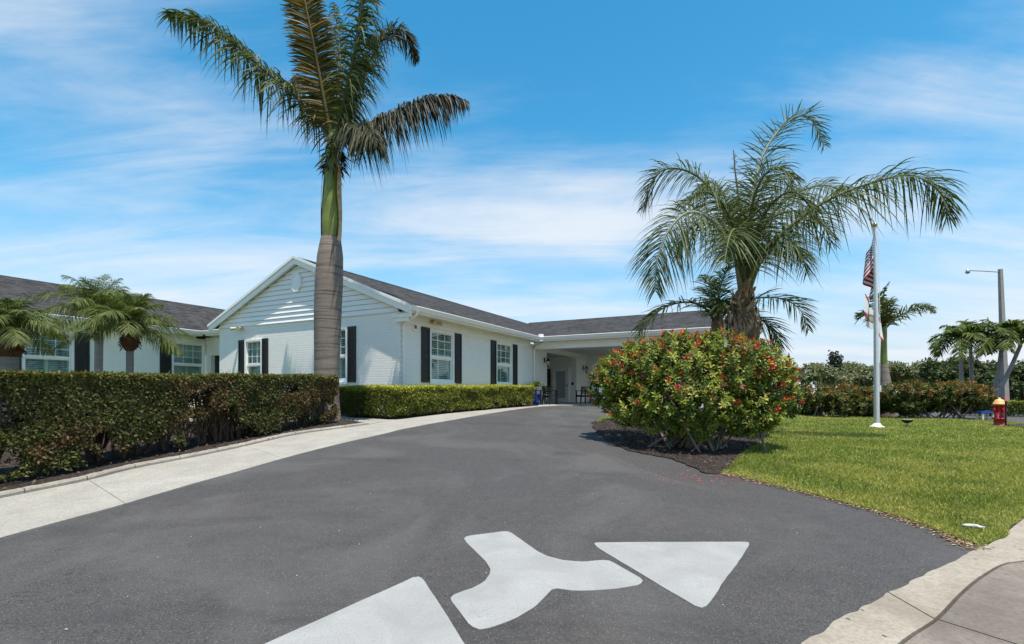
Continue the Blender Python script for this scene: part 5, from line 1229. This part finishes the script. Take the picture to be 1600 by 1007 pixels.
# ------------------------------------------------------------------ porch furniture and lanterns
def chair(px, Y, face, label):
    x, y = gx(px, Y); z = tz(x, y) + .021; root = empty('porch_chair', (x, y, z), face); tag(root, label, 'chair', 'black slatted porch chairs')
    w, dp = .27, .25
    for sx in (-1, 1):
        MB().box(sx * w - .03, sx * w + .03, -dp - .03, -dp + .03, 0, .64, bev=.006).build('leg', M['black'], root)
        m = MB(); m.add([(sx * w + o_, yy, zz_) for o_ in (-.025, .025) for yy, zz_ in ((dp - .03, 0), (dp + .03, 0), (dp + .16, .88), (dp + .10, .88))], [(0, 1, 2, 3), (4, 7, 6, 5), (0, 4, 5, 1), (1, 5, 6, 2), (2, 6, 7, 3), (3, 7, 4, 0)]); m.build('leg', M['black'], root)
        MB().box(sx * w - .045, sx * w + .045, -dp - .06, dp + .06, .641, .67, bev=.006).build('armrest', M['black'], root)
    for k in range(5): MB().box(-w + .032, w - .032, -dp - .02 + k * .115, -dp + .08 + k * .115, .40, .425, bev=.004).build('seat_slat', M['black'], root)
    for k in range(5):
        zz_ = .50 + k * .078; yb = dp + .01 + .13 * (zz_ - .2); MB().box(-w + .028, w - .028, yb, yb + .02, zz_, zz_ + .062).build('back_slat', M['black'], root)
    MB().box(-w + .03, w - .03, -dp - .015, -dp + .015, .33, .40).build('seat_rail', M['black'], root); MB().box(-w + .03, w - .03, dp - .015, dp + .015, .33, .40).build('seat_rail', M['black'], root)
chair(846, 22.9, R(-55), 'black porch chair half hidden by the hedge end beside the blue pot')
chair(861, 23.6, R(78), 'black porch chair in side view between the hedge end and the glazed door')
chair(911, 26.6, R(-160), 'black porch chair under the far wall lantern, right of the door')
def lantern(s, z, label):
    p = Bw(s, -.001, z); root = empty('wall_lantern', tuple(p), BANG - math.pi / 2); tag(root, label, 'wall lantern', 'black lanterns on the porch wall')
    # local x along wall, local -y... outwards is +x rotated: use local frame with out = +X
    root.rotation_euler = (0, 0, math.atan2(-cosb, sinb))
    MB().box(0, .03, -.06, .06, -.02, .22, bev=.008).build('back_plate', M['blackmetal'], root)
    MB().tube([(.03, 0, .14), (.10, 0, .22), (.18, 0, .22), (.21, 0, .15)], .014, 8).build('bracket', M['blackmetal'], root)
    MB().lathe([(.012, .22), (.03, .16), (.13, .06), (.135, .045)], 8, (.21, 0, 0)).build('hood', M['blackmetal'], root)
    MB().lathe([(.095, .044), (.055, -.17)], 6, (.21, 0, 0), smooth=False).build('glass', M['lamp_glass'], root)
    m = MB()
    for k in range(6): a = k * math.pi / 3; m.tube([(.21 + .098 * math.cos(a), .098 * math.sin(a), .044), (.21 + .058 * math.cos(a), .058 * math.sin(a), -.17)], .006, 4)
    m.build('cage', M['blackmetal'], root)
    MB().lathe([(.06, -.17), (.05, -.20), (.015, -.25), (.006, -.30)], 8, (.21, 0, 0)).build('finial', M['blackmetal'], root)
lantern(10.95, 2.88, 'black coach lantern on the wall left of the entrance recess')
lantern(16.75, 2.78, 'black coach lantern on the pier right of the glazed door')
def potted_palm():
    x, y = gx(833, 22.9); x = x + .12; z = tz(x, y) + .02; root = empty('potted_palm', (x, y, z)); tag(root, 'potted palm in a cobalt blue pot at the far end of the low hedge', 'potted plant')
    MB().lathe([(.12, 0), (.16, .05), (.20, .25), (.19, .42), (.21, .46), (.21, .50), (.17, .50), (.15, .44)], 20).build('pot', M['pot'], root)
    MB().tube([(0, 0, .44), (0, 0, .80)], [.05, .035], 8).build('trunk', M['brown_bark'], root)
    for k in range(16):
        u = k / 15; frond(root, arch_ctrl((x, y, z + .78), k * 2.4, 1.3 - .9 * u, .62, .5), n=26, ll=.20, lw=.016, elev=(0, .5), droop=.3, bare=.15, col=((.07, .11, .02), (.11, .15, .03), (.15, .17, .05)), rcol=(.12, .15, .05), rr=(.008, .003), seg=2)
potted_palm()
def grass_clump(px, Y, h, n, label):
    x, y = gx(px, Y); z = tz(x, y) + .02; root = empty('plume_grass', (x, y, z)); tag(root, label, 'ornamental grass', 'plume grasses behind the tall hedge')
    m = n; a = rng.uniform(0, 6.28, m); el = rng.uniform(.9, 1.5, m); L = h * rng.uniform(.6, 1.05, m); d = np.c_[np.cos(a) * np.cos(el), np.sin(a) * np.cos(el), np.sin(el)]
    q = np.linspace(0, 1, 7); P = d[:, None] * (L[:, None] * q)[..., None]; P[..., 2] -= (.22 * L)[:, None] * q ** 3; P[..., :2] += (d[:, None, :2] * (q ** 2.5)[None, :, None]) * L[:, None, None] * .5
    w = nrm(np.cross(d, np.array([0, 0, 1.0]))); hw = .006 * (1 - q) + .0015
    V = np.stack([P - w[:, None] * hw[None, :, None], P + w[:, None] * hw[None, :, None]], 2).reshape(m, -1, 3); tri = []
    for s in range(6): tri += [[2 * s, 2 * s + 1, 2 * s + 3], [2 * s, 2 * s + 3, 2 * s + 2]]
    T = (np.array(tri)[None] + (np.arange(m) * 14)[:, None, None]).reshape(-1, 3); parts = [(V.reshape(-1, 3), T, np.repeat(pal(m, ((.12, .13, .05), (.18, .16, .08), (.07, .09, .03)), None, .2), 14, axis=0))]
    link('blades', tri_mesh('blades', *join_arr(parts)), M['leaf'], root)
    k = m // 9; parts = []
    for i in range(k):
        tip = P[i, -1]; dr = nrm(P[i, -1] - P[i, -3]); s = rng.uniform(-.16, .04, 26); pos = tip + dr * s[:, None]; parts.append(scatter(pos, nrm(dr + rdir(26) * .5), rdir(26), .035, .010, pal(26, ((.16, .12, .09), (.24, .19, .14), (.10, .08, .06)), None, .2)))
    link('seed_heads', tri_mesh('seed_heads', *join_arr(parts)), M['litter'], root)
grass_clump(232, 12.6, 1.75, 60, 'thin tufted grass with plumes just right of the slim-trunked small palm')
grass_clump(272, 13.4, 1.7, 50, 'thin plume grass in front of the left wing window')
grass_clump(330, 13.0, 1.75, 55, 'tall plume grass in front of the dark entry door')
grass_clump(362, 13.4, 1.75, 60, 'tall plume grass left of the narrow gable window')
def low_plants():
    for px, Y, lab in ((178, 10.2, 'low bright green plant glimpsed under the hedge left of centre'), (210, 10.6, 'low bright green plant glimpsed under the hedge, right-hand one of the pair'), (70, 8.4, 'low green plant behind the bare hedge bottom near the left edge')):
        x, y = gx(px, Y); z = tz(x, y)
        bl = [(x + rng.uniform(-.3, .3), y + rng.uniform(-.2, .2), z + .16, .28, .25, .16) for _ in range(4)]
        shrub('low_plant', lab, bl, 120, 9, .08, .03, ((.12, .19, .03), (.16, .24, .04), (.09, .15, .025)), None, 5, (x, y, .6), None, cat='plant', group='low plants behind the tall hedge', tmpl=LEAF4, stem_r=.008)
low_plants()

# ------------------------------------------------------------------ car park beyond the shrubs
def car(px, Y, face, body, label):
    x, y = gx(px, Y); z = tz(x, y); root = empty('parked_car', (x, y, z), face); tag(root, label, 'car', 'cars parked beyond the shrubs')
    side = [(-2.2, .35), (-2.25, .62), (-2.1, .86), (-1.55, .95), (-.95, 1.40), (.75, 1.44), (1.45, .98), (2.15, .88), (2.25, .60), (2.2, .32)]
    m = MB(); n = len(side); ws = [(.86 if zz_ < 1.0 else .70) for _, zz_ in side]
    m.add([(a, -w_, b) for (a, b), w_ in zip(side, ws)] + [(a, w_, b) for (a, b), w_ in zip(side, ws)], [tuple(range(n)), tuple(range(n, 2 * n))[::-1]] + [(i, n + i, n + (i + 1) % n, (i + 1) % n) for i in range(n)])
    m.build('body', body, root)
    for s in (-1, 1):
        m = MB(); P = [(-1.38, 1.0), (-.88, 1.34), (.70, 1.37), (1.28, 1.0)]
        m.add([(a, s * (.875 if b < 1.1 else .735), b) for a, b in P] + [(a, s * (.80 if b < 1.1 else .66), b) for a, b in P], [(0, 1, 2, 3), (4, 7, 6, 5), (0, 4, 5, 1), (1, 5, 6, 2), (2, 6, 7, 3), (3, 7, 4, 0)]); m.build('side_window', M['carglass'], root)
        for a in (-1.4, 1.4):
            wh = MB().tube([(a, s * .68, .32), (a, s * .88, .32)], .32, 18).build('wheel', M['tyre'], root); MB().tube([(a, s * .86, .32), (a, s * .892, .32)], .20, 14).build('rim', M['galv'], wh)
        MB().box(2.18, 2.26, s * .66 - .14, s * .66 + .14, .62, .76, bev=.02).build('headlight', M['lamp_glass'], root)
    for a0, a1 in (((1.50, 1.0), (.82, 1.40)), ((-1.60, .99), (-1.0, 1.37))):
        m = MB(); sgn = 1 if a0[0] > 0 else -1; m.add([(a0[0] + sgn * .012, -.74, a0[1]), (a0[0] + sgn * .012, .74, a0[1]), (a1[0] + sgn * .03, .62, a1[1]), (a1[0] + sgn * .03, -.62, a1[1])], [(0, 1, 2, 3)]); m.build('windscreen', M['carglass'], root)
car(1287, 30, R(8), M['carwhite'], 'white parked car seen through the shrubs left of the flagpole')
car(1352, 33, R(5), M['carsilver'], 'silver parked car mostly hidden behind the shrub beside the flagpole')
def railing():
    Y = 24.5; x, y = gx(1250, Y); z = tz(x, y); root = empty('picket_railing', (x, y, z)); tag(root, 'short white picket railing just beyond the right side of the flowering shrub', 'fence')
    for k in range(9): MB().box(-.5 + k * .125 - .022, -.5 + k * .125 + .022, -.02, .02, 0, .75).build('picket', M['white'], root)
    for zz_ in (.15, .62): MB().box(-.55, .55, .021, .05, zz_, zz_ + .07).build('rail', M['white'], root)
railing()

# ------------------------------------------------------------------ grass blades, litter, chips
def blades():
    parts = []
    dry_edge = np.array([p for p in lawn_poly if p[1] < 9.6])  # near lawn outline; blades close to it are drier, straw-coloured and shorter
    for y0, y1, x0, x1, dens, L, W in ((4.2, 6.0, 1.5, 9.5, 3400, .065, .0075), (6.0, 8.2, 1.5, 13, 2300, .065, .0085), (8.2, 11.5, 2, 16, 1200, .065, .011), (11.5, 15.5, 3, 19, 620, .065, .015), (15.5, 21.5, 2, 24, 320, .065, .021)):
        n = int((y1 - y0) * (x1 - x0) * dens); P = np.c_[rng.uniform(x0, x1, n), rng.uniform(y0, y1, n)]
        P = P[np.abs(P[:, 0] / P[:, 1]) < 1.06]; P = P[inside(lawn_poly, P)]; P = P[~inside(bush_bed, P)]
        n = len(P); z = terrain(P[:, 0], P[:, 1]) + .008; a = rng.uniform(0, 6.283, n); tilt = rng.uniform(.25, 1.15, n)
        d = np.c_[np.cos(a) * np.sin(tilt), np.sin(a) * np.sin(tilt), np.cos(tilt)]
        dry = vnoise(np.c_[P * .55, np.zeros(n)]) * .55 + vnoise(np.c_[P * 2.1, np.zeros(n) + 5]) * .45
        de = np.full(n, 9.0)
        near = P[:, 1] < 9.6
        if near.any():
            q = P[near]; de[near] = np.min(np.linalg.norm(q[:, None, :] - dry_edge[None], axis=2), axis=1)
        f = np.clip((dry - .44) / .14, 0, 1) * .75 + np.clip(1 - de / .42, 0, 1) * .7 + rng.normal(0, .14, n); f = np.clip(f, 0, 1)[:, None]
        g = pal(n, ((.20, .245, .050), (.26, .295, .065), (.135, .180, .034), (.31, .335, .095)), None, .2); yv = pal(n, ((.40, .37, .10), (.46, .40, .15), (.33, .34, .08)), None, .2)
        c = g * (1 - f) + yv * f
        ln = L * rng.uniform(.55, 1.2, n) * (1 - .35 * np.clip(1 - de / .3, 0, 1))
        parts.append(scatter(np.c_[P, z], d, nrm(np.c_[-np.sin(a) * .4, np.cos(a) * .4, np.ones(n)] * .6 + rdir(n) * .5), ln, W * rng.uniform(.8, 1.3, n), c))
    V, T, C = join_arr(parts); o = link('grass', tri_mesh('grass', V, T, C), M['blade']); tag(o, 'short green and straw-coloured grass covering the lawn', 'grass', kind='stuff')
blades()
def chips():
    parts = []
    for poly, n, cols in ((bush_bed, 5200, ((.035, .022, .016), (.070, .042, .028), (.12, .075, .048), (.02, .014, .012))), (hedge_bed, 8000, ((.022, .016, .013), (.05, .032, .022), (.11, .07, .042), (.15, .10, .06))), (side_bed, 1500, ((.03, .02, .015), (.07, .045, .03)))):
        q = np.array(poly); P = np.c_[rng.uniform(q[:, 0].min(), q[:, 0].max(), n * 4), rng.uniform(q[:, 1].min(), q[:, 1].max(), n * 4)]; P = P[inside(poly, P)][:n]; m = len(P); a = rdir(m); a[:, 2] *= .25; u = rdir(m) * .5 + np.array([0, 0, 1.0])
        parts.append(scatter(np.c_[P, terrain(P[:, 0], P[:, 1]) + .028 + rng.random(m) * .02], a, u, rng.uniform(.03, .085, m), rng.uniform(.012, .03, m), pal(m, cols, None, .3)))
    V, T, C = join_arr(parts); o = link('mulch_chips', tri_mesh('mulch_chips', V, T, C), M['litter']); tag(o, 'brown bark chips and dry leaves strewn over the planting beds', 'mulch', kind='stuff')
    # petals and dry bits on the asphalt next to the shrub and along the lawn edge
    E = np.array(aR); parts = []
    n = 2600; k = rng.integers(20, len(E) - 1, n); t = rng.random((n, 1)); P = E[k] * (1 - t) + E[np.minimum(k + 1, len(E) - 1)] * t
    P = P + np.c_[rng.normal(-.01, .06, n), rng.normal(-.01, .05, n)]; a = rdir(n); a[:, 2] = 0
    parts.append(scatter(np.c_[P, terrain(P[:, 0], P[:, 1]) + .010], a, np.tile([0, 0, 1.0], (n, 1)) + rdir(n) * .25, rng.uniform(.02, .055, n), .015, pal(n, ((.25, .17, .09), (.16, .09, .05), (.34, .27, .15), (.10, .06, .04)), None, .3)))
    c = np.array(gp(1108, 748)); n = 150; P = c + np.c_[rng.normal(0, .42, n), rng.normal(0, .22, n)]; P = P[~inside(lawn_poly, P)]; n = len(P); a = rdir(n); a[:, 2] = 0
    parts.append(scatter(np.c_[P, terrain(P[:, 0], P[:, 1]) + .010], a, np.tile([0, 0, 1.0], (n, 1)) + rdir(n) * .3, rng.uniform(.018, .035, n), .016, pal(n, ((.45, .05, .06), (.55, .10, .10), (.35, .04, .05)), None, .2)))
    n = 260; P = np.c_[rng.uniform(-5, 5, n), rng.uniform(2.2, 14, n)]; a = rdir(n); a[:, 2] = 0
    ins = inside([tuple(p) for p in aL] + [tuple(p) for p in aR] + [tuple(p) for p in aP] + [(-6, 1)], P); P = P[ins]; a = a[ins]; n = len(P)
    parts.append(scatter(np.c_[P, terrain(P[:, 0], P[:, 1]) + .007], a, np.tile([0, 0, 1.0], (n, 1)) + rdir(n) * .2, rng.uniform(.008, .022, n), .008, pal(n, ((.5, .46, .38), (.30, .24, .16), (.6, .58, .52)), None, .2)))
    V, T, C = join_arr(parts); o = link('fallen_petals', tri_mesh('fallen_petals', V, T, C), M['litter']); tag(o, 'fallen red petals and dry leaf bits on the asphalt', 'leaf litter', kind='stuff')
chips()
def rock():
    x, y = gp(1521, 830); root_z = tz(x, y); bm = bmesh.new(); bmesh.ops.create_icosphere(bm, subdivisions=3, radius=1)
    for v in bm.verts:
        n_ = float(vnoise(np.array([v.co * 1.7 + Vector((5, 5, 5))]))[0]); s = .75 + .5 * n_; v.co = Vector((v.co.x * .080 * s, v.co.y * .026 * s, v.co.z * .018 * s + .035))
    me = bpy.data.meshes.new('pale_stone'); bm.to_mesh(me); bm.free(); o = link('pale_stone', me, M['plastic_litter']); o.location = (x, y, root_z + .01); o.rotation_euler = (0, 0, R(-28)); tag(o, 'pale flat stone lying in the grass at the driveway corner', 'stone')
    for f in me.polygons: f.use_smooth = True
rock()
